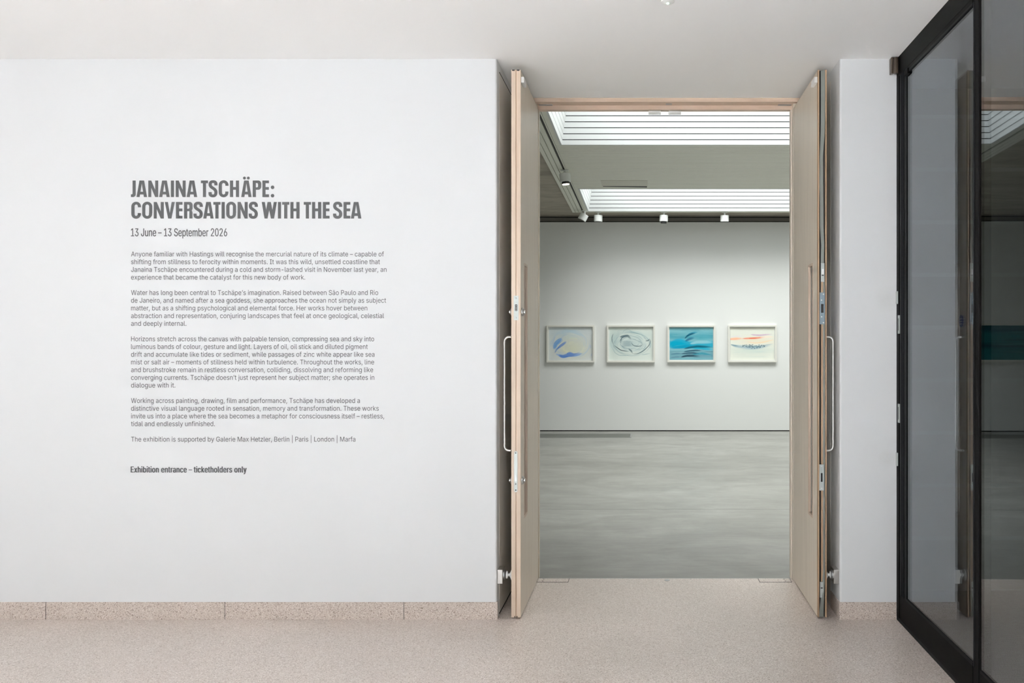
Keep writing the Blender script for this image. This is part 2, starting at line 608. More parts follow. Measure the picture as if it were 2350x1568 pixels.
def screw(mb, x, y, z, r=0.004):
    mb.lathe([(r, 0), (r, -0.0012), (r * 0.7, -0.0018)], (x, y, z), 'Y', 10)


def leaf(name, xa, xb, side, label):
    """xa inner face, xb outer face (x); side = +1 right leaf, -1 left leaf"""
    d = thing(name, ((xa + xb) / 2, LY1, 0), label, 'door', kind='structure')
    x0, x1 = min(xa, xb), max(xa, xb)
    edge = LY0 + 0.009
    sk = 0.0065
    mb = MB()
    ym = edge if side < 0 else edge + 0.012
    mb.box(x0, x1, ym, SY0, LZ0, LZ1)
    mb.box(x0, x1, SY1, LY1, LZ0, LZ1)
    mb.box(x0, x1, SY0, SY1, LZ0, SZ0)
    mb.box(x0, x1, SY0, SY1, SZ1, LZ1)
    lf = build('leaf', mb, VENEER, d)
    # glazed slot with timber beads
    mb = MB()
    for a, b in ((x0 - 0.001, x0 + 0.012), (x1 - 0.012, x1 + 0.001)):
        mb.box(a, b, SY0 - 0.001, SY0 + 0.012, SZ0, SZ1)
        mb.box(a, b, SY1 - 0.012, SY1 + 0.001, SZ0, SZ1)
        mb.box(a, b, SY0 + 0.012, SY1 - 0.012, SZ0 - 0.001, SZ0 + 0.012)
        mb.box(a, b, SY0 + 0.012, SY1 - 0.012, SZ1 - 0.012, SZ1 + 0.001)
    vp = build('vision_panel', B((x0 + x1) / 2 - 0.003, (x0 + x1) / 2 + 0.003, SY0, SY1, SZ0, SZ1), GLASS, d, label='narrow glazed slot')
    build('bead', mb, LIPPING, vp)
    return d, x0, x1


# left leaf --------------------------------------------------------
dl, x0, x1 = leaf('door_1', -0.6265, -0.674, -1, 'left timber door leaf folded open, pale lipped edge with steel lock plates')
mb = B(x0, x0 + 0.0218, LY0, LY0 + 0.0092, LZ0, LZ1)
mb.box(x0 + 0.0262, x1, LY0, LY0 + 0.0092, LZ0, LZ1)
build('edge_lipping', mb, LIPPING, dl, label='two pink-beige timber strips on the leading edge')
build('smoke_seal', B(x0 + 0.0218, x0 + 0.0262, LY0 + 0.004, LY0 + 0.0092, LZ0, LZ1), OAK, dl, label='dark brown seal groove')
mb = MB()
for a in (0.004, 0.0285):
    mb.box(x0 + a, x0 + a + 0.013, LY0 - 0.0005, LY0 + 0.006, LZ1 - 0.006, LZ1 + 0.0005)
for a in (0.0155, 0.0275):
    mb.box(x0 + a, x0 + a + 0.004, LY0 - 0.0005, LY0 + 0.006, LZ0 - 0.0005, LZ0 + 0.007)
build('seal_end', mb, DARKHOLE, dl)
# upper lock plate
cx = x0 + 0.0245
lp = build('lock_plate', B(cx - 0.012, cx + 0.0125, LY0 - 0.0018, LY0 + 0.001, PZ(735, LY0), PZ(679, LY0)), PLATEL, dl, label='square-ended steel lock plate with black slot')
build('bolt_slot', B(cx - 0.0055, cx + 0.006, LY0 - 0.0024, LY0, PZ(714, LY0), PZ(699, LY0)), DARKHOLE, lp)
mb = MB()
for k in range(4):
    screw(mb, cx + 0.0003, LY0 - 0.0022, PZ(701.7 + 3.4 * k, LY0), 0.0024)
build('lock_pin', mb, STEEL, lp)
mb = MB()
for y in (684.5, 729.5):
    screw(mb, cx, LY0 - 0.0018, PZ(y, LY0), 0.0042)
build('screw', mb, STEELD, lp)
# lower lock plate, round-ended
z0, z1 = PZ(1130, LY0), PZ(1035.5, LY0)
cz = cx - 0.0015
r = 0.0088
pts = [(cz + r * math.cos(a), z1 - r + r * math.sin(a)) for a in np.linspace(0, math.pi, 13)] + \
      [(cz + r * math.cos(a), z0 + r + r * math.sin(a)) for a in np.linspace(math.pi, 2 * math.pi, 13)]
n = len(pts)
mb = MB().add([(p[0], LY0 - 0.0018, p[1]) for p in pts] + [(p[0], LY0 + 0.001, p[1]) for p in pts],
              [tuple(range(n)), tuple(range(2 * n - 1, n - 1, -1))] + [(i, (i + 1) % n, n + (i + 1) % n, n + i) for i in range(n)])
lp = build('lock_plate', mb, PLATEL, dl, label='long round-ended steel lock plate')
build('bolt_slot', B(cz - 0.0035, cz + 0.0035, LY0 - 0.0022, LY0, PZ(1105, LY0), PZ(1089, LY0)), STEELD, lp)
mb = MB()
for y in (1040, 1125, 1111):
    screw(mb, cz, LY0 - 0.0018, PZ(y, LY0), 0.0034)
build('screw', mb, DARKHOLE, lp)


def cylinder_lock(d, xs, sgn, py, lab=None, Y=4.425):
    """round escutcheon with thumb turn standing off a leaf face at x = xs towards sgn"""
    z = PZ(py, Y)
    o = build('lock_rose', MB().lathe([(0.0215, 0), (0.021, sgn * 0.006), (0.016, sgn * 0.0105)], (xs, Y + 0.022, z), 'X', 28), STEELD, d, smooth=True, label=lab)
    mb = MB().lathe([(0.011, sgn * 0.0105), (0.0105, sgn * 0.017)], (xs, Y + 0.022, z), 'X', 20)
    build('key_cylinder', mb, STEEL, o, smooth=True)


for py in (716, 1104):
    cylinder_lock(dl, x1, 1, py)
    cylinder_lock(dl, x0, -1, py)


def pull(d, xs, sgn, stand, lab):
    Y = 4.455
    zt, zb = PZ(773.5, Y), PZ(1034.5, Y)
    r, R = 0.0066, 0.024
    pts = [(xs, Y, zt)]
    for a in np.linspace(0, math.pi / 2, 8):
        pts.append((xs + sgn * (stand - R + R * math.sin(a)), Y, zt - R + R * math.cos(a)))
    for a in np.linspace(0, math.pi / 2, 8):
        pts.append((xs + sgn * (stand - R + R * math.cos(a)), Y, zb + R - R * math.sin(a)))
    pts.append((xs, Y, zb))
    h = build('pull_handle', MB().tube(pts, r, 14), STEEL, d, smooth=True, label=lab)
    mb = MB()
    for z in (zt, zb):
        mb.lathe([(0.0035, -0.0002), (0.0035, -0.0012)], (xs + sgn * 0.008, Y - r + 0.0006, z), 'Y', 8)
    build('grub_screw', mb, DARKHOLE, h)


pull(dl, x0, -1, 0.044, 'long brushed steel D-shaped handle')
build('contact_block', B(x1, x1 + 0.016, 4.412, 4.50, 2.746, 2.776), WPLASTIC, dl, 0.002, label='small white contact block near the top')

# right leaf -------------------------------------------------------
dr, x0, x1 = leaf('door_2', 0.8935, 0.9385, 1, 'right timber door leaf folded open, hollow leading edge with grey seal strip')
sk = 0.0068
mb = B(x0, x0 + sk, LY0, LY0 + 0.022, LZ0, LZ1)
mb.box(x1 - sk, x1, LY0, LY0 + 0.022, LZ0, LZ1)
build('edge_lipping', mb, OAK, dr, label='tan timber strip each side of the open edge')
build('edge_cavity', B(x0 + sk, x1 - sk, LY0 + 0.016, LY0 + 0.022, LZ0, LZ1), DARKHOLE, dr, label='black hollow edge')
build('inner_strip', B(PX(1885, LY0), PX(1889.3, LY0), LY0 + 0.004, LY0 + 0.017, LZ0 + 0.02, PZ(646, LY0)), OAK, dr, label='tan timber strip within the hollow edge')


def ribbon(zs, fx, w, yo, th=0.0025):
    vs, fs = [], []
    for z, x, ww, yy in zip(zs, fx, w, yo):
        vs += [(x - ww / 2, yy, z), (x + ww / 2, yy - 0.002, z), (x + ww / 2, yy - 0.002 + th, z), (x - ww / 2, yy + th, z)]
    for i in range(len(zs) - 1):
        for k in range(4):
            k2 = (k + 1) % 4
            fs.append((4 * i + k, 4 * i + k2, 4 * i + 4 + k2, 4 * i + 4 + k))
    m = 4 * (len(zs) - 1)
    fs += [(0, 1, 2, 3), (m + 3, m + 2, m + 1, m)]
    return MB().add(vs, fs)


zs = np.linspace(PZ(606, LY0), LZ1 - 0.002, 60)
py = VY - (zs - EYE) * F / LY0
keys = [159, 250, 300, 330, 360, 420, 470, 520, 560, 606]
xs_ = [1889, 1889, 1888.5, 1887, 1885.5, 1885.5, 1886.5, 1886, 1888, 1887.5]
ws_ = [9.5, 9.5, 9, 8, 7.5, 8.5, 8, 8, 7, 7]
fx = [PX(a, LY0) for a in np.interp(py, keys, xs_)]
w = [a * LY0 / F for a in np.interp(py, keys, ws_)]
yo = [LY0 + 0.006 + 0.003 * math.sin(z * 9) for z in zs]
build('seal_strip', ribbon(zs, fx, w, yo), SEAL, dr, smooth=True, label='loose wavy grey-green seal strip')
zs = np.linspace(LZ0 + 0.001, PZ(646, LY0), 60)
py = VY - (zs - EYE) * F / LY0
keys = [646, 1300, 1340, 1370, 1400, 1418]
fx = [PX(a, LY0) for a in np.interp(py, keys, [1891.5, 1891.5, 1890, 1887.5, 1885.5, 1885])]
w = [a * LY0 / F for a in np.interp(py, keys, [4, 4, 5, 7, 9, 10])]
yo = [LY0 + a for a in np.interp(py, keys, [0.007, 0.006, 0.002, 0.000, 0.002, 0.003])]
build('seal_strip', ribbon(zs, fx, w, yo), SEAL, dr, smooth=True, label='thin grey seal strip')


def plate(d, xa, xb, ya, yb, m, slot, screws, label, slotm=None):
    p = build('lock_plate', B(PX(xa, LY0), PX(xb, LY0), LY0 - 0.0015, LY0 + 0.004, PZ(yb, LY0), PZ(ya, LY0)), m, d, label=label)
    if slot:
        build('bolt_slot', B(PX(slot[0], LY0), PX(slot[1], LY0), LY0 - 0.0021, LY0, PZ(slot[3], LY0), PZ(slot[2], LY0)), slotm or DARKHOLE, p)
    mb = MB()
    for a, b in screws:
        screw(mb, PX(a, LY0), LY0 - 0.0015, PZ(b, LY0), 0.0038)
    build('screw', mb, STEEL, p)
    return p


plate(dr, 1881, 1893, 671.5, 744.5, PLATE, (1884, 1890, 698, 718), [(1889.5, 675.5), (1885.3, 689), (1885.5, 727.5), (1889.5, 741)], 'square-ended blue-grey strike plate')
plate(dr, 1880.5, 1890.5, 1066.5, 1126, PLATEL, (1883.5, 1887.7, 1086, 1106), [(1885.5, 1071), (1885.5, 1121)], 'pale steel strike plate', DARKHOLE)
fb = build('flush_bolt', B(PX(1884, LY0), PX(1892, LY0), LY0 - 0.0005, LY0 + 0.006, PZ(647, LY0), PZ(604, LY0)), PLATEL, dr, label='steel flush bolt at eye level')
build('bolt_recess', B(PX(1885.5, LY0), PX(1890.5, LY0), LY0 - 0.0012, LY0, PZ(633, LY0), PZ(631, LY0)), DARKHOLE, fb)
build('bolt_lever', B(PX(1885.6, LY0), PX(1890.2, LY0), LY0 - 0.004, LY0, PZ(630, LY0), PZ(617.5, LY0)), WPLASTIC, fb, 0.001)
fb = build('flush_bolt', B(PX(1882, LY0), PX(1889.5, LY0), LY0 - 0.0005, LY0 + 0.006, PZ(1372, LY0), PZ(1336, LY0)), PLATEL, dr, label='steel flush bolt near the floor')
build('bolt_recess', B(PX(1883.4, LY0), PX(1888, LY0), LY0 - 0.0012, LY0, PZ(1351, LY0), PZ(1348.5, LY0)), DARKHOLE, fb)
pull(dr, x1, 1, 0.044, 'long brushed steel D-shaped handle')
build('contact_block', B(x0 - 0.016, x0, 4.412, 4.50, 2.746, 2.776), WPLASTIC, dr, 0.002, label='small white contact block near the top')
sg = build('door_sign', MB().lathe([(0.032, 0), (0.032, 0.0015)], (x1, 4.49, 1.525), 'X', 32), SIGNB, dr, label='small round blue sign above the handle')
mb = MB()
for z, h in ((1.537, 0.004), (1.523, 0.004), (1.510, 0.004)):
    mb.box(x1 + 0.0014, x1 + 0.002, 4.49 - h * 4, 4.49 + h * 4, z - 0.003, z + 0.003)
build('sign_lettering', mb, WPLASTIC, sg)

# hold-open magnets --------------------------------------------------
for sgn, wallx, leafx, lab in ((1, XWL, -0.674, 'steel hold-open magnet box on the recess wall behind the left leaf'),
                               (-1, XWR, 0.9385, 'steel hold-open magnet box on the recess wall behind the right leaf')):
    zc = 0.213
    t = thing('hold_open_magnet', (wallx, 4.445, zc), lab, 'door magnet')
    build('magnet_box', B(wallx, wallx + sgn * 0.027, 4.405, 4.485, zc - 0.036, zc + 0.036), STEEL, t, 0.002)
    build('magnet_disc', MB().lathe([(0.027, sgn * 0.027), (0.027, sgn * 0.033), (0.022, sgn * 0.036)], (wallx, 4.445, zc), 'X', 28), STEELD, t, smooth=True)
    d = dl if sgn > 0 else dr
    s2 = -sgn
    mb = MB().lathe([(0.030, 0), (0.029, s2 * 0.005), (0.012, s2 * 0.013), (0.007, s2 * 0.018), (0.008, s2 * 0.023),
                     (0.017, s2 * 0.026), (0.019, s2 * 0.028), (0.019, s2 * 0.0325)], (leafx, 4.445, zc), 'X', 28)
    build('magnet_armature', mb, WPLASTIC, d, smooth=True, label='white swivelling magnet armature')

# ------------------------------------------------------------------ gallery shell
GX0, GX1 = -5.7, 6.4
FW = 14.02
struct('floor_gallery', B(GX0 - 0.2, GX1 + 0.2, GY, 7.337, -0.12, 0).box(GX0 - 0.2, GX1 + 0.2, 7.343, FW + 0.3, -0.12, 0), CONC, 'polished grey concrete floor of the gallery', 'floor')
struct('floor_joint', B(GX0, GX1, 7.336, 7.344, -0.1, -0.006), SLOT, 'saw-cut joint in the gallery floor', 'floor joint')
struct('wall_gallery_back', B(GX0, GX1, FW, FW + 0.10, 0.016, 3.407), GWHITE, 'far white gallery wall carrying the framed works', 'wall')
struct('baseboard_gallery', B(GX0, GX1, FW + 0.02, FW + 0.10, 0.0, 0.016), BLACK, 'black shadow gap under the far gallery wall', 'skirting')
bm_ = struct('trim_4', B(GX0, GX1, FW + 0.08, FW + 0.3, 3.40, 3.52), BEAM, 'dark grey beam above the far gallery wall', 'beam')
build('shadow_line', B(GX0, GX1, FW + 0.01, FW + 0.079, 3.407, 3.419).box(GX0, GX1, FW + 0.07, FW + 0.079, 3.490, 3.500), BLACK, bm_)
struct('wall_gallery_left', B(GX0 - 0.2, GX0, FY, FW + 0.3, 0, 3.6), GWHITE, 'left wall of the gallery', 'wall')
struct('wall_gallery_right', B(GX1, GX1 + 0.2, FY, FW + 0.3, 0, 3.6), GWHITE, 'right wall of the gallery', 'wall')
ZS = 3.512
PXL, PYF, PXR, PYN = -1.10, 13.417, 5.2, 5.9
mb = B(GX0, PXL, FY, FW + 0.3, ZS, ZS + 0.3)
mb.box(PXL, GX1, PYF, FW + 0.3, ZS, ZS + 0.3)
mb.box(PXR, GX1, FY, PYF, ZS, ZS + 0.3)
mb.box(PXL, PXR, FY, PYN, ZS, ZS + 0.3)
struct('ceiling_gallery', mb, RAWC, 'raw dark concrete soffit around the gallery ceiling panel', 'ceiling')

# ribbed metal ceiling panel with two wells
mb = MB()
zt = ZP + 0.03
pitch, gap = 0.079, 0.010


def slab(mb, x0, x1, y0, y1, z0=ZP, z1=None):
    mb.box(x0, x1, y0, y1, z0, z1 or zt)


XRIB = -0.905


def ribs(y0, y1):
    n = max(1, round((y1 - y0) / pitch))
    p = (y1 - y0) / n
    for k in range(n):
        slab(mb, XRIB, PXR, y0 + k * p + gap / 2, y0 + (k + 1) * p - gap / 2)


BW = 0.055
ribs(PYN, WELLS[0][0] - BW)
ribs(WELLS[0][1] + BW, WELLS[1][0] - BW)
for a, b in WELLS:                                   # plain border of each well
    slab(mb, XRIB, PXR, a - BW, a)
    slab(mb, XRIB, PXR, b, b + BW if b < 13 else PYF - 0.005)
    slab(mb, XRIB, SKX[0], a, b)
    slab(mb, SKX[1], PXR, a, b)
for a, b in ((PXL, -1.058), (-1.05, -1.003), (-0.995, -0.947), (-0.922, XRIB - 0.004)):   # strips down the left side
    slab(mb, a, b, PYN, PYF)
pan = struct('ceiling_panel', mb, METALC, 'grey-green ribbed metal gallery ceiling', 'ceiling')
mb = MB()
slab(mb, XRIB, PXR, PYN, WELLS[0][0] - BW, ZP + 0.012, zt + 0.03)
slab(mb, XRIB, PXR, WELLS[0][1] + BW, WELLS[1][0] - BW, ZP + 0.012, zt + 0.03)
build('groove_backing', mb, METALD, pan)
mb = MB()
slab(mb, PXL + 0.005, XRIB - 0.001, PYN, PYF - 0.002, ZP + 0.022, zt + 0.03)
build('slot_backing', mb, BLACK, pan)
struct('trim_5', B(-0.943, -0.926, PYN, PYF - 0.004, ZP + 0.006, ZP + 0.022), SLOT, 'lighting track recessed along the left of the gallery ceiling', 'lighting track')

# wells
for i, (a, b) in enumerate(WELLS):
    wl = thing('window_%d' % (i + 1), ((SKX[0] + SKX[1]) / 2, (a + b) / 2, ZP),
               ('nearer skylight in the gallery ceiling, banded white well', 'farther skylight in the gallery ceiling, banded white well')[i], 'skylight', kind='structure')
    mb, mk = MB(), MB()

    def ring(m, z0, z1, i0, i1, th=0.02):
        A = [(SKX[0] + i0, a + i0, z0), (SKX[1] - i0, a + i0, z0), (SKX[1] - i0, b - i0, z0), (SKX[0] + i0, b - i0, z0)]
        Bq = [(SKX[0] + i1, a + i1, z1), (SKX[1] - i1, a + i1, z1), (SKX[1] - i1, b - i1, z1), (SKX[0] + i1, b - i1, z1)]
        j = [(-th, -th), (th, -th), (th, th), (-th, th)]
        C = [(p[0] + q[0], p[1] + q[1], p[2]) for p, q in zip(A, j)]
        D = [(p[0] + q[0], p[1] + q[1], p[2]) for p, q in zip(Bq, j)]
        fs = []
        for k in range(4):
            k2 = (k + 1) % 4
            fs += [(k, k2, 4 + k2, 4 + k), (8 + k2, 8 + k, 12 + k, 12 + k2), (k2, k, 8 + k, 8 + k2), (4 + k, 4 + k2, 12 + k2, 12 + k)]
        m.add(A + Bq + C + D, fs)

    z, ins = ZP - 0.004, 0.0
    for k in range(18):
        h = 0.046 if k == 0 else 0.0505
        sl = 0.0095 if k < 7 else 0.0
        ring(mb, z, z + h, ins, ins + sl)
        ring(mk, z + h - 0.003, z + h + 0.012, ins + sl - 0.004, ins + sl - 0.004, 0.03)
        z += h + 0.0085
        ins += sl
    build('well_band', mb, WELLW, wl)
    build('shadow_gap', mk, BLACK, wl)

# access hatch
hx0, hx1 = PX(1380, 10.95), PX(1486, 10.95)
t = thing('ceiling_access_hatch', ((hx0 + hx1) / 2, 11.0, ZP), 'plain rectangular hatch hanging slightly open in the ribbed gallery ceiling', 'access hatch')
mb = MB().add([(hx0, 10.80, ZP - 0.004), (hx1, 10.80, ZP - 0.004), (hx1, 11.16, ZP - 0.007), (hx0, 11.16, ZP - 0.005),
               (hx0, 10.80, ZP + 0.002), (hx1, 10.80, ZP + 0.002), (hx1, 11.16, ZP - 0.001), (hx0, 11.16, ZP - 0.001)],
              [(0, 3, 2, 1), (4, 5, 6, 7), (0, 1, 5, 4), (1, 2, 6, 5), (2, 3, 7, 6), (3, 0, 4, 7)])
build('hatch_lid', mb, HATCH, t)
mb = MB().add([(hx0 + 0.01, 11.162, ZP - 0.003), (hx1 - 0.005, 11.162, ZP - 0.003), (hx1 - 0.005, 11.275, ZP - 0.003), (hx0 + 0.01, 11.215, ZP - 0.003),
               (hx0 + 0.01, 11.162, ZP), (hx1 - 0.005, 11.162, ZP), (hx1 - 0.005, 11.275, ZP), (hx0 + 0.01, 11.215, ZP)],
              [(0, 3, 2, 1), (4, 5, 6, 7), (0, 1, 5, 4), (1, 2, 6, 5), (2, 3, 7, 6), (3, 0, 4, 7)])
build('hatch_opening', mb, SLOT, t)

# floor grille
gx1 = PX(1449, 13.3)
t = thing('floor_grille', (-1.8, 13.3, 0), 'long grey trench grille in the concrete floor by the far wall', 'floor grille')
build('grille_frame', B(-4.6, gx1, 13.02, 13.04, 0, 0.004).box(-4.6, gx1, 13.58, 13.60, 0, 0.004).box(gx1 - 0.02, gx1, 13.04, 13.58, 0, 0.004), STEELD, t)
mb = MB()
for k in range(18):
    y = 13.045 + k * 0.03
    mb.box(-4.6, gx1 - 0.02, y, y + 0.022, 0.0, 0.003)
build('grille_bars', mb, GRILLE, t)

# ------------------------------------------------------------------ track spotlights
SPG = 'track spotlights on the gallery ceiling'


def spot(x, y, stem, tilt, roll, label, lit=False, snoot=False, ymount=None):
    """drum spotlight hanging from the ceiling at (x, y); tilt about x, roll about y"""
    t = thing('track_spotlight', (x, y, ZP), label, 'spotlight', SPG)
    r, h = 0.066, 0.098
    build('track_adapter', B(x - 0.045, x + 0.045, y - 0.016, y + 0.016, ZP - 0.012, ZP), LAMPW, t, 0.002)
    build('stem', MB().lathe([(0.013, -0.012), (0.013, -stem)], (x, y, ZP), n=14), LAMPW, t, smooth=True)
    M = Matrix.Translation((x, y, ZP - stem)) @ Matrix.Rotation(roll, 4, 'Y') @ Matrix.Rotation(tilt, 4, 'X')
    mb = MB().lathe([(0.010, 0.002), (r - 0.004, 0.0), (r, -0.004), (r, -h + 0.002), (r - 0.004, -h)], (0, 0, 0), n=32).xform(M)
    hd = build('lamp_head', mb, LAMPW, t, smooth=True)
    if snoot:
        mb = MB().lathe([(0.046, -h), (0.046, -h - 0.028), (0.043, -h - 0.028), (0.043, -h - 0.02)], (0, 0, 0), n=28).xform(M)
        build('snoot', mb, LENSOFF, hd, smooth=True)
        zl = -h - 0.0285
    else:
        zl = -h
    mb = MB().lathe([(0.042, zl), (0.040, zl - 0.002)], (0, 0, 0), n=28).xform(M)
    build('lens', mb, LAMPG if lit else LENSOFF, hd)
    mb = MB().lathe([(0.006, -0.001), (0.006, 0.002)], (0.0, -r * 0.55, 0), n=10).xform(M)
    build('tilt_screw', mb, LENSOFF, hd)
    return t, M, zl


spot(PX(1373, 13.36), 13.36, 0.050, 0.05, 0.02, 'upright white drum spotlight second from left above the far wall')
spot(PX(1523.5, 13.36), 13.36, 0.050, 0.02, 0.03, 'upright white drum spotlight with dark snoot above the far wall', snoot=True)
spot(PX(1663, 13.36), 13.36, 0.050, 0.12, 0.0, 'upright white drum spotlight farthest right above the far wall')
spot(PX(1342, 13.2), 13.2, 0.060, 0.0, 0.50, 'white drum spotlight tilted sideways at the corner of the ceiling panel')
ts, M, zl = spot(-0.925, 10.15, 0.045, 0.0, -0.10, 'lit drum spotlight hanging alone on the left track nearer the doorway', lit=True, snoot=True)
sl = bpy.data.lights.new('spot_beam', 'SPOT')
sl.energy = 18
sl.color = (1.0, 0.88, 0.72)
sl.spot_size = math.radians(60)
sl.shadow_soft_size = 0.04
so = bpy.data.objects.new('spot_beam', sl)
COL.objects.link(so)
so.parent = ts
so.location = (M @ Vector((0, 0, zl - 0.01))) - Vector(ts.location)
so.rotation_euler = (0, -0.1, 0)


# ------------------------------------------------------------------ framed works
def stroke(img, U, V, asp, pts, width, color, alpha=1.0, soft=0.5, seed=0, taper=True, streak=0.0):
    """paint a soft brush stroke along pts (u, v) on img"""
    P = np.array(pts, float)
    tt = np.linspace(0, 1, len(P))
    ts = np.linspace(0, 1, 28)
    # smooth interpolation
    Q = np.stack([np.interp(ts, tt, P[:, 0]), np.interp(ts, tt, P[:, 1])], 1)
    for _ in range(3):
        Q[1:-1] = 0.25 * Q[:-2] + 0.5 * Q[1:-1] + 0.25 * Q[2:]
    best = np.full(U.shape, 9.0)
    side = np.zeros(U.shape)
    along = np.zeros(U.shape)
    for i in range(len(Q) - 1):
        ax, ay = Q[i][0] * asp, Q[i][1]
        bx, by = Q[i + 1][0] * asp, Q[i + 1][1]
        dx, dy = bx - ax, by - ay
        L = dx * dx + dy * dy + 1e-9
        s = np.clip(((U * asp - ax) * dx + (V - ay) * dy) / L, 0, 1)
        ex, ey = U * asp - ax - s * dx, V - ay - s * dy
        f = (i + s) / (len(Q) - 1)
        wv = width * (0.4 + 0.6 * np.sin(np.pi * np.clip(f, 0.01, 0.99)) ** 0.7) if taper else width
        d = np.hypot(ex, ey) / wv
        sd = (ex * -dy + ey * dx) / math.sqrt(L) / wv
        m = d < best
        best = np.where(m, d, best)
        side = np.where(m, sd, side)
        along = np.where(m, f, along)
    a = np.clip((1 - best) / max(soft, 1e-3), 0, 1)
    a = a * a * (3 - 2 * a) * alpha
    if taper:                                          # ragged, drying ends of the stroke
        rg = np.random.RandomState(seed + 77).rand(40)
        rag = np.interp((np.clip(side, -1, 1) * 0.5 + 0.5) * 14, np.arange(40), rg)
        a = a * np.clip((1 - along) / (0.08 + 0.40 * rag), 0, 1) * np.clip(along / (0.03 + 0.16 * rag), 0, 1)
    if streak:
        rs = np.random.RandomState(seed)
        k = rs.rand(64)
        a = a * (1 - streak * np.interp((side * 0.5 + 0.5) * 20 % 63, np.arange(64), k))
    a = a[..., None]
    return img * (1 - a) + np.array(color)[None, None, :] * a


def art(name, W, H, paint, nx=200):
    """a canvas mesh whose colours are painted per vertex; returns numpy colours"""
    ny = int(nx * H / W)
    u = np.linspace(0, 1, nx)
    v = np.linspace(0, 1, ny)
    U, V = np.meshgrid(u, v)
    img = paint(U, V, W / H)
    # faint brush grain
    rs = np.random.RandomState(5)
    g = rs.rand(ny, 1) * 0.5 + 0.5 * np.repeat(rs.rand(ny, nx // 8 + 1), 8, 1)[:, :nx]
    img = img * (0.985 + 0.03 * g[..., None])
    return U, V, np.clip(img, 0, 1)


def sweep(img, U, V, A, rs, n, cx, cy, rx, ry, cols, w, alpha, span=(0.5, 1.6), jit=0.25):
    """loose elliptical brush sweeps round (cx, cy)"""
    for k in range(n):
        f = 1 + (rs.rand() - 0.5) * 2 * jit
        a0 = rs.rand() * 2 * math.pi
        da = span[0] + rs.rand() * (span[1] - span[0])
        dx, dy = (rs.rand() - 0.5) * 0.08, (rs.rand() - 0.5) * 0.08
        pts = [(cx + dx + rx * f * math.cos(a0 + da * t), cy + dy + ry * f * math.sin(a0 + da * t)) for t in np.linspace(0, 1, 7)]
        img = stroke(img, U, V, A, pts, w * (0.5 + rs.rand()), cols[k % len(cols)], alpha * (0.5 + 0.5 * rs.rand()), 0.9, k, True, 0.3)
    return img


def streaks(img, U, V, A, rs, n, v0, v1, cols, w, alpha, slope=0.05):
    """long level brush marks between heights v0 and v1"""
    for k in range(n):
        v = v0 + (v1 - v0) * rs.rand()
        u = rs.rand() * 0.8
        L = 0.2 + 0.5 * rs.rand()
        d = (rs.rand() - 0.5) * slope
        img = stroke(img, U, V, A, [(u, v), (u + L / 2, v + d), (u + L, v + d * 0.4)], w * (0.4 + rs.rand()), cols[k % len(cols)], alpha * (0.4 + 0.6 * rs.rand()), 0.9, k, True, 0.3)
    return img


def C(r, g, b):
    k = 0.80 / lin(214)
    return (lin(r) * k, lin(g) * k, lin(b) * k)


def base(U, c0, c1=None):
    img = np.ones(U.shape + (3,)) * np.array(c0)
    return img


def haze(img, U, V, cx, cy, rx, ry, color, alpha):
    d = ((U - cx) / rx) ** 2 + ((V - cy) / ry) ** 2
    a = (np.exp(-d * 1.5) * alpha)[..., None]
    return img * (1 - a) + np.array(color) * a


def band(img, U, V, y0, y1, color, alpha, wob=0.0, soft=0.04, ph=0.0):
    c = V + wob * np.sin(U * 3.1 + ph)
    a = np.clip((c - y0) / soft, 0, 1) * np.clip((y1 - c) / soft, 0, 1)
    a = (a * alpha)[..., None]
    return img * (1 - a) + np.array(color) * a


def pn(pts, x0, x1, y0, y1):
    return [((x - x0) / (x1 - x0), 1 - (y - y0) / (y1 - y0)) for x, y in pts]


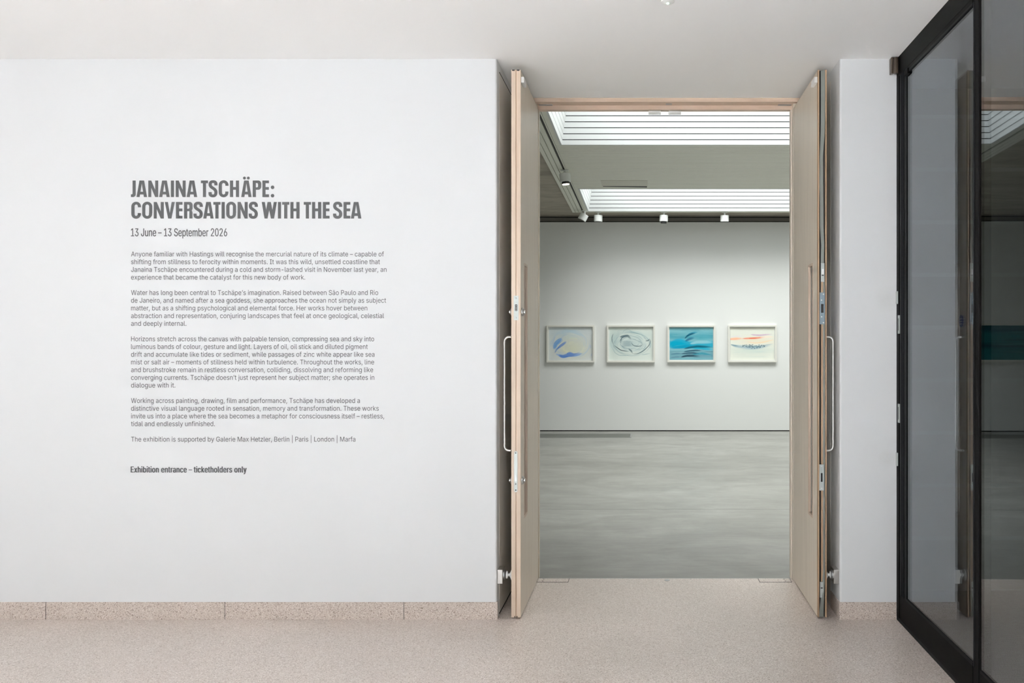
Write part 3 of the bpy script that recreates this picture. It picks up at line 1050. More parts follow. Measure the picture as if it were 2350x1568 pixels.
def paint_blue(U, V, A):
    q = lambda *p: pn(p, 230, 1045, 175, 785)
    im = base(U, C(206, 211, 212))
    im = haze(im, U, V, 0.4, 0.82, 0.45, 0.2, C(188, 206, 214), 0.9)
    im = haze(im, U, V, 0.55, 0.35, 0.42, 0.38, C(210, 212, 192), 0.95)
    s = lambda p, w, c, a=0.9, so=0.6, st=0.4, sd=1: stroke(im, U, V, A, p, w, c, a, so, sd, True, st)
    im = sweep(im, U, V, A, np.random.RandomState(3), 26, 0.52, 0.5, 0.36, 0.36, [C(186, 204, 216), C(214, 217, 208), C(176, 198, 216), C(218, 220, 214)], 0.035, 0.6)
    im = sweep(im, U, V, A, np.random.RandomState(4), 10, 0.56, 0.42, 0.22, 0.2, [C(222, 222, 190), C(216, 218, 200)], 0.05, 0.7)
    for k in range(5):
        im = s(q((400 + 20 * k, 330 - 22 * k), (560, 250 - 10 * k), (760, 230 + 18 * k), (900, 300 + 10 * k)), 0.05, C(186, 206, 216), 0.5, 0.9, 0.5, k)
    im = s(q((350, 330), (300, 480), (340, 640)), 0.05, C(170, 192, 216), 0.6, 0.9)
    im = s(q((330, 585), (360, 480), (430, 420), (490, 390)), 0.085, C(98, 156, 214), 0.95, 0.4, 0.35, 3)
    im = s(q((370, 590), (450, 520), (520, 470), (560, 435)), 0.05, C(84, 132, 206), 0.9, 0.5, 0.3, 4)
    im = s(q((340, 655), (370, 590), (450, 520)), 0.03, C(92, 138, 200), 0.8, 0.6)
    for k in range(4):
        im = s(q((480, 470 - 30 * k), (600, 380 - 14 * k), (760, 370), (880, 400)), 0.028, C(205, 214, 206), 0.6, 0.8, 0.4, k)
    im = s(q((355, 670), (430, 695), (520, 720), (620, 725)), 0.045, C(124, 168, 222), 0.8, 0.7)
    im = s(q((400, 695), (500, 722), (600, 690), (720, 690), (845, 650)), 0.068, C(82, 130, 206), 0.97, 0.35, 0.25, 6)
    im = s(q((700, 710), (780, 690), (870, 655)), 0.045, C(120, 164, 222), 0.8, 0.7)
    im = s(q((560, 670), (620, 650), (700, 665)), 0.04, C(90, 138, 212), 0.9, 0.5)
    im = s(q((1010, 490), (1015, 540), (1005, 580)), 0.02, C(160, 180, 220), 0.7, 0.8)
    im = s(q((1035, 660), (1030, 720)), 0.014, C(150, 170, 215), 0.7, 0.8)
    return im


def paint_ink(U, V, A):
    q = lambda *p: pn(p, 1360, 2195, 170, 790)
    im = base(U, C(208, 216, 210))
    im = haze(im, U, V, 0.12, 0.6, 0.16, 0.4, C(172, 192, 190), 0.8)
    im = haze(im, U, V, 0.5, 0.5, 0.35, 0.25, C(184, 200, 200), 0.85)
    im = haze(im, U, V, 0.75, 0.75, 0.3, 0.15, C(196, 210, 206), 0.7)
    dk, md, lt = C(44, 78, 92), C(92, 128, 140), C(140, 168, 172)
    s = lambda p, w, c, a=0.9, so=0.6, st=0.3, sd=1: stroke(im, U, V, A, p, w, c, a, so, sd, True, st)
    im = sweep(im, U, V, A, np.random.RandomState(7), 34, 0.5, 0.5, 0.36, 0.32, [C(170, 192, 194), C(190, 206, 204), C(150, 178, 184), C(214, 222, 216)], 0.03, 0.55)
    im = sweep(im, U, V, A, np.random.RandomState(8), 22, 0.48, 0.52, 0.24, 0.2, [C(120, 152, 164), C(160, 184, 188), C(92, 128, 142)], 0.016, 0.6)
    im = sweep(im, U, V, A, np.random.RandomState(9), 16, 0.5, 0.48, 0.38, 0.33, [C(84, 118, 128), C(110, 144, 152)], 0.006, 0.8, (0.8, 2.2))
    for k in range(6):
        im = s(q((1460 + 6 * k, 470 - 40 * k), (1560, 300 - 18 * k), (1760, 250 - 8 * k + 20), (1980, 300), (2120, 360 + 20 * k)), 0.014, lt, 0.5, 0.9, 0.3, k)
    im = s(q((1440, 280), (1412, 360), (1415, 430), (1440, 500)), 0.014, dk, 0.85, 0.5)
    im = s(q((1450, 505), (1520, 560), (1590, 605), (1690, 620), (1740, 632)), 0.016, C(30, 62, 72), 0.95, 0.4)
    im = s(q((1560, 350), (1640, 335), (1720, 325), (1790, 400)), 0.048, dk, 0.9, 0.5, 0.4, 2)
    im = s(q((1580, 430), (1600, 370), (1680, 335)), 0.022, dk, 0.8, 0.6)
    im = s(q((1570, 470), (1580, 400), (1620, 350)), 0.012, dk, 0.7, 0.6)
    for k in range(5):
        im = s(q((1600, 440 + 24 * k), (1700, 430 + 22 * k), (1830, 440 + 20 * k)), 0.026, md, 0.55, 0.8, 0.5, k)
    im = s(q((1780, 450), (1820, 510), (1900, 530), (1980, 520), (2020, 480)), 0.016, dk, 0.85, 0.5)
    im = s(q((1800, 380), (1900, 420), (1990, 460), (2010, 510)), 0.009, md, 0.8, 0.6)
    im = s(q((2130, 370), (2155, 430), (2130, 510), (2040, 600), (1930, 665), (1840, 678), (1800, 660)), 0.013, C(36, 68, 80), 0.95, 0.4)
    im = s(q((2055, 425), (2110, 420), (2135, 385)), 0.022, dk, 0.85, 0.6)
    im = s(q((2020, 340), (2060, 390), (2110, 410)), 0.01, md, 0.7, 0.7)
    im = s(q((1730, 575), (1780, 610), (1810, 665)), 0.032, dk, 0.85, 0.6, 0.4, 5)
    im = s(q((1560, 480), (1640, 550), (1740, 580), (1800, 600)), 0.008, md, 0.8, 0.6)
    im = s(q((1600, 300), (1650, 220), (1720, 195), (1790, 240), (1815, 330)), 0.008, lt, 0.8, 0.6)
    im = s(q((1420, 560), (1470, 650), (1560, 705), (1700, 705), (1840, 672)), 0.012, lt, 0.8, 0.6)
    im = s(q((1980, 690), (2060, 680), (2160, 660)), 0.012, lt, 0.8, 0.6)
    im = s(q((1820, 560), (1920, 600), (2040, 560), (2080, 480)), 0.008, lt, 0.8, 0.6)
    return im


def paint_teal(U, V, A):
    q = lambda *p: pn(p, 218, 1040, 165, 785)
    im = base(U, C(122, 178, 188))
    im = band(im, U, V, 0.60, 0.88, C(70, 150, 168), 0.8, 0.02, 0.1)
    im = band(im, U, V, 0.35, 0.62, C(18, 158, 188), 0.85, 0.03, 0.06)
    im = band(im, U, V, -0.1, 0.32, C(110, 156, 168), 0.9, 0.02, 0.05)
    dk = C(14, 58, 84)
    s = lambda p, w, c, a=0.9, so=0.5, st=0.35, sd=1: stroke(im, U, V, A, p, w, c, a, so, sd, True, st)
    im = streaks(im, U, V, A, np.random.RandomState(2), 26, 0.62, 0.98, [C(96, 164, 176), C(64, 146, 164), C(140, 188, 194)], 0.022, 0.6)
    im = streaks(im, U, V, A, np.random.RandomState(6), 26, 0.02, 0.34, [C(90, 140, 156), C(60, 116, 140), C(146, 186, 194), C(120, 150, 168)], 0.022, 0.6)
    for k in range(7):
        im = s(q((700, 260 + 22 * k), (860, 270 + 22 * k), (1040, 268 + 24 * k)), 0.018, C(96 - 4 * k, 165, 178), 0.6, 0.8, 0.4, k)
    im = s(q((220, 520), (330, 450), (460, 440), (620, 460)), 0.14, C(0, 160, 194), 0.95, 0.5, 0.2, 2)
    im = s(q((220, 560), (400, 545), (560, 520), (700, 490)), 0.06, C(0, 146, 182), 0.95, 0.5)
    im = s(q((600, 480), (740, 445), (900, 445), (1060, 455)), 0.062, C(140, 192, 202), 0.95, 0.5, 0.2, 3)
    im = s(q((520, 350), (600, 290), (680, 265), (760, 255)), 0.045, C(20, 130, 160), 0.9, 0.5)
    im = s(q((500, 380), (560, 320), (640, 285), (710, 275)), 0.036, dk, 0.92, 0.5, 0.5, 4)
    im = s(q((510, 430), (590, 385), (690, 365)), 0.05, C(28, 96, 132), 0.9, 0.5, 0.4, 5)
    im = s(q((640, 560), (800, 560), (950, 580), (1060, 590)), 0.055, C(8, 160, 190), 0.95, 0.6)
    im = s(q((480, 578), (600, 545), (740, 525), (900, 535), (1050, 545)), 0.045, C(8, 62, 84), 0.92, 0.5, 0.35, 6)
    im = s(q((220, 600), (330, 590), (460, 585)), 0.04, C(130, 180, 190), 0.8, 0.7)
    im = s(q((480, 630), (600, 612), (720, 603), (830, 608)), 0.032, dk, 0.95, 0.5, 0.4, 7)
    im = s(q((640, 680), (840, 660), (1050, 700)), 0.05, C(24, 138, 160), 0.85, 0.7)
    im = s(q((430, 668), (560, 655), (680, 652), (790, 664)), 0.032, dk, 0.95, 0.45, 0.4, 8)
    im = s(q((230, 680), (350, 665), (460, 668)), 0.03, C(60, 110, 136), 0.7, 0.8)
    im = s(q((420, 735), (540, 705), (660, 703), (800, 718)), 0.045, C(16, 44, 66), 0.95, 0.45, 0.4, 9)
    im = s(q((230, 745), (350, 730), (460, 735)), 0.03, C(80, 116, 140), 0.7, 0.8)
    im = s(q((250, 775), (520, 765), (800, 760), (1040, 770)), 0.04, C(118, 170, 180), 0.85, 0.7)
    return im


def paint_sunset(U, V, A):
    q = lambda *p: pn(p, 1340, 2170, 165, 800)
    im = base(U, C(216, 218, 208))
    im = haze(im, U, V, 0.6, 0.6, 0.5, 0.14, C(222, 212, 188), 0.8)
    im = haze(im, U, V, 0.5, 0.3, 0.6, 0.16, C(196, 208, 200), 0.8)
    s = lambda p, w, c, a=0.9, so=0.6, st=0.3, sd=1: stroke(im, U, V, A, p, w, c, a, so, sd, True, st)
    im = streaks(im, U, V, A, np.random.RandomState(12), 22, 0.04, 0.42, [C(202, 208, 200), C(212, 216, 206), C(190, 204, 200)], 0.03, 0.5)
    im = streaks(im, U, V, A, np.random.RandomState(13), 12, 0.5, 0.72, [C(230, 216, 190), C(222, 214, 206)], 0.03, 0.5)
    im = s(q((1340, 345), (1460, 335), (1600, 330)), 0.03, C(216, 208, 212), 0.8, 0.9)
    im = s(q((1720, 300), (1800, 312), (1900, 318), (2020, 305), (2150, 295)), 0.034, C(196, 168, 190), 0.95, 0.6)
    im = s(q((1300, 392), (1390, 390), (1470, 383), (1590, 385)), 0.055, C(238, 172, 134), 0.95, 0.7)
    im = s(q((1560, 386), (1680, 378), (1800, 376), (1900, 365), (2010, 352)), 0.042, C(226, 132, 104), 0.95, 0.6, 0.3, 3)
    im = s(q((1690, 380), (1780, 372), (1850, 372)), 0.024, C(218, 108, 80), 0.9, 0.7)
    im = s(q((1900, 360), (2040, 345), (2170, 350)), 0.05, C(236, 214, 196), 0.7, 0.9)
    im = s(q((1640, 440), (1800, 470), (1960, 455), (2100, 420), (2170, 410)), 0.03, C(236, 200, 158), 0.75, 0.9)
    im = s(q((1340, 498), (1430, 530), (1560, 545), (1750, 570), (1950, 545), (2060, 510), (2170, 485)), 0.075, C(148, 172, 182), 0.9, 0.8, 0.3, 5)
    im = s(q((1345, 500), (1420, 520), (1500, 530)), 0.028, C(104, 136, 152), 0.9, 0.8)
    im = s(q((1580, 520), (1700, 530), (1850, 540), (2000, 505)), 0.05, C(100, 136, 150), 0.7, 0.9)
    rs = np.random.RandomState(11)
    for k in range(70):
        f = rs.rand()
        x = 1570 + 430 * f
        y = 525 + (rs.rand() - 0.5) * 90 * math.sin(math.pi * (0.12 + 0.8 * f)) + 12 * math.sin(f * 3)
        im = s(q((x - 9, y + 6), (x, y), (x + 9, y - 8)), 0.013, C(58, 90, 108), 0.8, 0.7, 0.2, k)
    for k in range(5):
        im = s(q((1360, 620 + 36 * k), (1700, 640 + 30 * k), (2160, 610 + 34 * k)), 0.03, C(200, 208, 200), 0.4, 0.9, 0.3, k)
    return im


def paint_deep(U, V, A):
    im = base(U, C(40, 110, 116))
    im = band(im, U, V, 0.75, 1.1, C(30, 70, 84), 0.8, 0.03, 0.15)
    im = band(im, U, V, 0.3, 0.55, C(20, 60, 76), 0.8, 0.05, 0.12)
    s = lambda p, w, c, a=0.9, so=0.6, st=0.3, sd=1: stroke(im, U, V, A, p, w, c, a, so, sd, True, st)
    for k in range(7):
        im = s([(0.02, 0.9 - 0.12 * k), (0.3, 0.84 - 0.1 * k), (0.6, 0.95 - 0.12 * k), (0.98, 0.88 - 0.11 * k)], 0.05, (C(22, 60, 80), C(90, 150, 158), C(30, 120, 130))[k % 3], 0.7, 0.8, 0.5, k)
    im = s([(0.1, 0.22), (0.35, 0.3), (0.6, 0.2), (0.9, 0.26)], 0.05, C(120, 160, 168), 0.6, 0.9, 0.6, 9)
    return im


ARTM = bpy.data.materials.new('painted_paper')
ARTM.use_nodes = True
pa = ARTM.node_tree.nodes['Principled BSDF']
at = ARTM.node_tree.nodes.new('ShaderNodeVertexColor')
at.layer_name = 'paint'
ARTM.node_tree.links.new(at.outputs['Color'], pa.inputs['Base Color'])
pa.inputs['Roughness'].default_value = 0.9
pa.inputs['Specular IOR Level'].default_value = 0.05


def picture(x0, x1, z0, z1, paint, label, fw=0.026, margin=0.012, nx=220, group='framed works in the row on the far gallery wall', cat='framed painting'):
    d = 0.042
    t = thing('framed_painting', ((x0 + x1) / 2, FW, (z0 + z1) / 2), label, cat, group)
    mb = MB()
    mb.box(x0, x0 + fw, FW - d, FW - 0.002, z0, z1)
    mb.box(x1 - fw, x1, FW - d, FW - 0.002, z0, z1)
    mb.box(x0 + fw, x1 - fw, FW - d, FW - 0.002, z0, z0 + fw)
    mb.box(x0 + fw, x1 - fw, FW - d, FW - 0.002, z1 - fw, z1)
    build('frame', mb, PFRAME, t)
    build('mount', B(x0 + fw, x1 - fw, FW - 0.012, FW - 0.002, z0 + fw, z1 - fw), MOUNT, t)
    a0, a1, b0, b1 = x0 + fw + margin, x1 - fw - margin, z0 + fw + margin, z1 - fw - margin
    U, V, img = art('artwork', a1 - a0, b1 - b0, paint, nx)
    ny = U.shape[0]
    vs = [(a0 + (a1 - a0) * u, FW - 0.014, b0 + (b1 - b0) * v) for u, v in zip(U.ravel(), V.ravel())]
    fs = [(j * nx + i, j * nx + i + 1, (j + 1) * nx + i + 1, (j + 1) * nx + i) for j in range(ny - 1) for i in range(nx - 1)]
    back = len(vs)
    vs += [(a0, FW - 0.012, b0), (a1, FW - 0.012, b0), (a1, FW - 0.012, b1), (a0, FW - 0.012, b1)]
    fs.append((back, back + 3, back + 2, back + 1))
    mb = MB().add(vs, fs)
    o = build('artwork', mb, ARTM, t)
    ca = o.data.color_attributes.new('paint', 'FLOAT_COLOR', 'POINT')
    full = np.ones((len(vs), 4), np.float32)
    full[:back, :3] = img.reshape(-1, 3)
    ca.data.foreach_set('color', full.ravel())


for (xa, xb, ya, yb, fn, lab) in ((1254, 1364, 746.5, 832, paint_blue, 'framed abstract with blue strokes and pale yellow centre, leftmost in the row'),
                                  (1392.5, 1503, 746.5, 832, paint_ink, 'framed abstract of dark inky loops on pale grey'),
                                  (1531.5, 1642, 746.5, 831.5, paint_teal, 'framed abstract of bright teal and navy bands'),
                                  (1671, 1782.5, 746.5, 831.5, paint_sunset, 'framed abstract of orange streaks above a grey-blue band, rightmost in the row')):
    Yq = FW - 0.04
    picture(PX(xa, Yq), PX(xb, Yq), PZ(yb, Yq), PZ(ya, Yq), fn, lab)
picture(-5.3, -2.55, 1.13, 1.755, paint_deep, 'wide dark teal seascape-like abstract seen reflected in the glazed screen', 0.03, 0.005, 260, group=None)

# ------------------------------------------------------------------ glazed screen on the right
ft = XG + 0.05
sc = thing('glazed_screen', (XG, 3.3, 0), 'dark bronze framed glazed screen along the right edge', 'glazed screen', kind='structure')
GYB = -3.1
build('head_rail', B(XG, ft + 0.018, GYB, WY, 2.762, CZ), FRAMEB, sc)
mb = B(XG, ft + 0.018, GYB, WY, 0, 0.018)
build('sill', mb, FRAMEG, sc)
build('wall_post', B(XG - 0.0005, ft + 0.018, 4.352, WY, 0.018, 2.762), FRAMEB, sc)


def door_glazed(name, y0, y1, label, tilt=0.0, pane=None, far=0.118, inset=0.006):
    """a glazed leaf between y0 (near the viewer) and y1 (near the wall)"""
    d = thing(name, (XG, y1, 0), label, 'glass door', kind='structure')
    xa, xb = XG + 0.004, XG + 0.048
    s1, s0 = far, 0.036
    mb = B(xa, xb, y1 - s1, y1, 0.018, 2.762)
    mb.box(xa, xb, y0, y0 + s0, 0.018, 2.762)
    mb.box(xa - 0.003, xb, y0 + s0, y1 - s1, 0.018, 0.139)
    mb.box(xa - 0.003, xb, y0 + s0, y1 - s1, 2.745, 2.762)
    lf = build('stile_frame', mb, FRAMEB, d)
    g0, g1 = y0 + s0, y1 - s1
    mb = MB()
    for dy, w, x in () if far < 0.1 else ((0.012, 0.022, 0.0025), (0.046, 0.006, 0.003), (0.062, 0.006, 0.003), (0.095, 0.02, 0.002)):
        mb.box(xa - x, xa, y1 - dy - w, y1 - dy, 0.139, 2.762)
    mb.box(xa - 0.003, xa + 0.006, g0, g1, 0.139, 0.150)
    mb.box(xa - 0.003, xa + 0.006, g0, g1, 2.734, 2.745)
    mb.box(xa - 0.002, xa, y0 + 0.020, y0 + 0.032, 0.139, 2.745)
    build('glazing_bead', mb, FRAMEG, d)
    mb = B(0, 0.024, g0 - g1 - 0.005, 0.006, -0.004, 2.604)
    mb.xform(Matrix.Translation((XG + inset, g1, 0.142)))
    build('glass_pane', mb, pane or GLASS, d, label='clear reflective glass pane')
    d.rotation_euler = (0, 0, tilt)
    return d, xa, y1


# mullion between the two leaves
MY0, MY1 = 3.318, 3.345
build('mullion', B(XG - 0.001, ft + 0.018, MY0, MY1, 0.018, 2.762), BLACK, sc)
dg, xa, y1 = door_glazed('door_3', MY1, 4.350, 'glass door leaf nearest the white wall, reflecting it')
d4, _, _ = door_glazed('door_4', 1.95, MY0, 'glass leaf at the right edge, reflecting the gallery beyond', -0.011, COATED, 0.014, 0.005)
build('mullion', B(XG - 0.001, ft + 0.018, 1.90, 1.95, 0.018, 2.762), BLACK, sc)
door_glazed('door_5', 0.3, 1.90, 'glass leaf beside the viewer out of frame')
build('mullion', B(XG - 0.001, ft + 0.018, 0.25, 0.3, 0.018, 2.762), BLACK, sc)
door_glazed('door_6', GYB, 0.25, 'glass leaf behind the viewer out of frame')
# strikes and latches on the post of the first leaf
for i, (ya, yb) in enumerate(((724, 766), (927, 970))):
    Y = XG * F / (2062 - VX)
    lp = build('strike_plate', B(XG - 0.003, XG + 0.002, 4.338, 4.361, PZ(yb, Y), PZ(ya, Y)), PLATEL, sc, label='flat steel strike plate with dark slot')
    build('strike_slot', B(XG - 0.0036, XG, 4.346, 4.353, PZ(yb - 7, Y), PZ(ya + 7, Y)), DARKHOLE, lp)
for ya, yb in ((669, 698), (1039, 1069)):
    Y = XG * F / (2059 - VX)
    build('latch', MB().box(XG - 0.006, XG + 0.004, 4.364, 4.387, PZ(yb, Y), PZ(ya, Y)), PLATEL, sc, 0.002, label='small steel latch')
# top pivot
pv = thing('pivot_hinge', (1.27, WY, 2.81), 'bronze pivot hinge where the glazed screen meets the white wall', 'hinge')
zt_, zb_ = 2.857, 2.776
build('hinge_plate', B(PX(2044.5, 4.36), PX(2051.5, 4.36), 4.355, WY, zb_, zt_), BRONZE, pv, 0.003)
build('hinge_knuckle', MB().lathe([(0.0125, zb_ - 0.003), (0.0125, zt_ - 0.004)], (PX(2056.5, 4.35), 4.352, 0), n=20), BRONZE, pv, smooth=True)
build('closer_arm', B(XG - 0.006, XG + 0.012, 4.19, 4.245, 2.724, 2.752), FRAMEB, pv, 0.003)

# dark space beyond the screen
struct('floor_outside', B(ft + 0.018, 4.4, BACKY - 0.2, 5.0, -0.12, -0.001), DARKFLOOR, 'dark paving beyond the glazed screen', 'floor')
struct('ceiling_outside', B(ft + 0.018, 4.4, BACKY - 0.2, 5.0, CZ, CZ + 0.14), DARKCEIL, 'dark soffit beyond the glazed screen', 'ceiling')
struct('wall_outside', B(4.4, 4.6, BACKY - 0.2, 5.0, 0, CZ), BRICK, 'dark blockwork wall beyond the glazed screen', 'wall')
struct('wall_outside_end', B(ft + 0.018, 4.4, 4.9, 5.0, 0, CZ), BRICK, 'dark blockwork end wall beyond the glazed screen', 'wall')
struct('wall_outside_front', B(ft + 0.018, 4.4, BACKY - 0.2, BACKY, 0, CZ), BRICK, 'dark blockwork wall behind the viewer beyond the screen', 'wall')

# ------------------------------------------------------------------ emergency light on the foyer ceiling
el = thing('ceiling_emergency_light', (PX(1532.5, 3.655), 3.655, CZ), 'small round emergency light with green LED on the foyer ceiling', 'emergency light')
build('bezel', MB().lathe([(0.0285, 0), (0.0285, -0.003), (0.022, -0.007), (0.012, -0.008)], (PX(1532.5, 3.655), 3.655, CZ), n=32), WPLASTIC, el, smooth=True)
build('green_lens', MB().lathe([(0.006, -0.0075), (0.005, -0.0115), (0.002, -0.0125)], (PX(1532.5, 3.655), 3.655, CZ), n=16), LEDG, el, smooth=True, label='glowing green LED')

# ------------------------------------------------------------------ wall text
TY = WY - 0.0012
FONT = None
try:
    FONT = bpy.data.fonts.load(os.path.join(bpy.utils.system_resource('DATAFILES'), 'fonts', 'Inter.woff2'))
except Exception:
    FONT = None
DGR = bpy.context.evaluated_depsgraph_get


def outline(sp, res):
    """one closed contour of a lettering curve as a list of (x, y)"""
    if sp.type != 'BEZIER':
        return [(p.co[0], p.co[1]) for p in sp.points]
    bp = sp.bezier_points
    out = []
    for i in range(len(bp)):
        p, q = bp[i], bp[(i + 1) % len(bp)]
        a, b, c, d = p.co, p.handle_right, q.handle_left, q.co
        chord = (d - a).length
        bend = abs((b - a).cross(d - a).z) + abs((c - a).cross(d - a).z)
        n = 1 if bend < 1e-5 * max(chord, 1e-6) else res + 1
        for k in range(n):
            t = k / n
            v = a * (1 - t) ** 3 + b * (3 * t * (1 - t) ** 2) + c * (3 * t * t * (1 - t)) + d * t ** 3
            out.append((v.x, v.y))
    return out


_glyphs = {}


def fill_glyph(loops):
    """triangulate the contours of one letter, overlapping contours united (non-zero winding)"""
    ox, oy = loops[0][0]
    key = tuple((round(p[0] - ox, 4), round(p[1] - oy, 4)) for l in loops for p in l)
    if key not in _glyphs:
        pts, edges, segs = [], [], []
        for l in loops:
            k, n = len(pts), len(l)
            pts += [Vector((p[0] - ox, p[1] - oy)) for p in l]
            edges += [(k + i, k + (i + 1) % n) for i in range(n)]
            segs += [(l[i - 1][0] - ox, l[i - 1][1] - oy, l[i][0] - ox, l[i][1] - oy) for i in range(n)]
        v, _, f, _, _, _ = delaunay_2d_cdt(pts, edges, [], 0, 1e-6)
        sg = np.array(segs)
        keep = []
        for t in f:
            cx = sum(v[i].x for i in t) / len(t)
            cy = sum(v[i].y for i in t) / len(t)
            up = (sg[:, 1] <= cy) & (sg[:, 3] > cy)
            dn = (sg[:, 1] > cy) & (sg[:, 3] <= cy)
            cr = (sg[:, 2] - sg[:, 0]) * (cy - sg[:, 1]) - (cx - sg[:, 0]) * (sg[:, 3] - sg[:, 1])
            if int((up & (cr > 0)).sum()) - int((dn & (cr < 0)).sum()) != 0:
                keep.append(tuple(t))
        _glyphs[key] = ([(p.x, p.y) for p in v], keep)
    v, f = _glyphs[key]
    return [(p[0] + ox, p[1] + oy) for p in v], f


def text_mesh(body, res=2, spacing=1.0):
    """vertices (x, y) and triangles of one line of lettering"""
    c = bpy.data.curves.new('lettering', 'FONT')
    c.body = body
    if FONT:
        c.font = FONT
    c.space_character = spacing
    o = bpy.data.objects.new('lettering', c)
    COL.objects.link(o)
    cu = o.to_curve(DGR())
    polys = [outline(sp, res) for sp in cu.splines]
    o.to_curve_clear()
    bpy.data.objects.remove(o, do_unlink=True)
    polys = sorted([p for p in polys if len(p) > 2], key=lambda p: min(q[0] for q in p))
    vs, fs, cur, xmax = [], [], [], None

    def flush():
        v, f = fill_glyph(cur)
        k = len(vs)
        vs.extend(v)
        fs.extend(tuple(k + j for j in t) for t in f)

    for p in polys:
        lo, hi = min(q[0] for q in p), max(q[0] for q in p)
        if cur and lo > xmax:
            flush()
            cur, xmax = [], None
        cur.append(p)
        xmax = hi if xmax is None else max(xmax, hi)
    if cur:
        flush()
    return np.array(vs), fs


_cap = {}


def capheight(off):
    if off not in _cap:
        c, _ = text_mesh('H')
        _cap[off] = (c[:, 1].min(), c[:, 1].max())
    return _cap[off]


def add_line(mb, body, xa, xb, base_y, cap_px, res=2, spacing=1.0, bold=(0.0,)):
    """one line of lettering between pixel columns xa and xb on the wall plane"""
    co, fs = text_mesh(body, res, spacing)
    lo, hi = capheight(0.0)
    X0, X1 = PX(xa - bold[0], TY), PX(xb - bold[-1], TY)
    sx = (X1 - X0) / (co[:, 0].max() - co[:, 0].min())
    sz = cap_px * TY / F / (hi - lo)
    zb = PZ(base_y, TY)
    x = X0 + (co[:, 0] - co[:, 0].min()) * sx
    z = zb + (co[:, 1] - lo) * sz
    for j_, w_ in enumerate(bold):                     # heavier lettering: overlapping cuts a hair apart
        y_ = TY - j_ * 0.0001
        mb.add([(a + w_ * TY / F, y_, b) for a, b in zip(x, z)], fs)


wt = thing('exhibition_wall_text', (PX(590), WY, PZ(740)), 'grey exhibition title, dates and introduction lettered on the white wall', 'wall text')

# title glyphs: condensed bold capitals built stroke by stroke (height 1, stem ST, bar BR)
ST, BR = 0.193, 0.165


def quad(*p):
    return [list(p)]


def rect(x0, x1, y0, y1):
    return [[(x0, y0), (x1, y0), (x1, y1), (x0, y1)]]


def ringpts(x0, x1, y0, y1, rx, ry, n=9):
    """closed outline, anticlockwise from the right side, with marks at the terminal heights"""
    P = [(x1, y) for y in (0.33, 0.68)]
    def corner(cx, cy, a0):
        return [(cx + rx * math.cos(a), cy + ry * math.sin(a)) for a in np.linspace(a0, a0 + math.pi / 2, n)]
    P += corner(x1 - rx, y1 - ry, 0) + corner(x0 + rx, y1 - ry, math.pi / 2)
    P += corner(x0 + rx, y0 + ry, math.pi) + corner(x1 - rx, y0 + ry, 1.5 * math.pi)
    return P


def ring_glyph(w, gap):
    o = ringpts(0, w, -0.015, 1.015, w / 2, 0.29)
    i = ringpts(ST, w - ST, BR - 0.012, 1 - BR + 0.012, (w - 2 * ST) / 2, 0.11)
    n = len(o)
    q = []
    for k in range(n):
        if gap and k == 0:
            continue
        k2 = (k + 1) % n
        q.append([o[k], o[k2], i[k2], i[k]])
    return q


def strip(pts, widths):
    P = np.array(pts, float)
    q = []
    L, R = [], []
    for k in range(len(P)):
        d = P[min(k + 1, len(P) - 1)] - P[max(k - 1, 0)]
        d /= np.hypot(*d)
        nn = np.array((-d[1], d[0]))
        L.append(tuple(P[k] + nn * widths[k] / 2))
        R.append(tuple(P[k] - nn * widths[k] / 2))
    for k in range(len(P) - 1):
        q.append([L[k], L[k + 1], R[k + 1], R[k]])
    return q


def bez(p, n):
    p = [np.array(a, float) for a in p]
    return [tuple((1 - t) ** 3 * p[0] + 3 * (1 - t) ** 2 * t * p[1] + 3 * (1 - t) * t * t * p[2] + t ** 3 * p[3]) for t in np.linspace(0, 1, n)]


def S_glyph(w):
    h = ST / 2
    b = BR / 2
    cx = w / 2
    top, bot = 1.015 - b, -0.015 + b
    pts = [(w - h, 0.705), (w - h, 0.76)]
    pts += bez([(w - h, 0.78), (w - h, top - 0.03), (cx + 0.08, top), (cx, top)], 8)
    pts += bez([(cx, top), (cx - 0.08, top), (h, top - 0.03), (h, 0.755)], 8)[1:]
    pts += bez([(h, 0.755), (h, 0.52), (w - h + 0.01, 0.55), (w - h + 0.005, 0.27)], 16)[1:]
    pts += bez([(w - h + 0.005, 0.27), (w - h, bot + 0.03), (cx + 0.08, bot), (cx, bot)], 8)[1:]
    pts += bez([(cx, bot), (cx - 0.08, bot), (h, bot + 0.03), (h, 0.21)], 8)[1:]
    pts += [(h, 0.25), (h, 0.295)]
    wd = []
    P = np.array(pts)
    for k in range(len(P)):
        d = P[min(k + 1, len(P) - 1)] - P[max(k - 1, 0)]
        d /= np.hypot(*d)
        wd.append(BR + (ST - BR) * abs(d[1]))
    return strip(pts, wd)


def disc(cx, cy, r, n=20):
    return [[(cx + r * math.cos(2 * math.pi * k / n), cy + r * math.sin(2 * math.pi * k / n)) for k in range(n)]]


def bowl(w, y0, rx=0.17, ry=0.20):
    """P or R bowl from y0 to 1"""
    n = 7
    def out(x1, ya, yb, rx, ry):
        P = [(ST * 0.5, ya)]
        P += [(x1 - rx + rx * math.cos(a), ya + ry + ry * math.sin(a)) for a in np.linspace(-math.pi / 2, 0, n)]
        P += [(x1 - rx + rx * math.cos(a), yb - ry + ry * math.sin(a)) for a in np.linspace(0, math.pi / 2, n)]
        return P + [(ST * 0.5, yb)]
    o = out(w, y0, 1.0, rx, ry)
    i = out(w - ST, y0 + BR - 0.02, 1 - BR + 0.01, 0.07, 0.08)
    return [[o[k], o[k + 1], i[k + 1], i[k]] for k in range(len(o) - 1)]


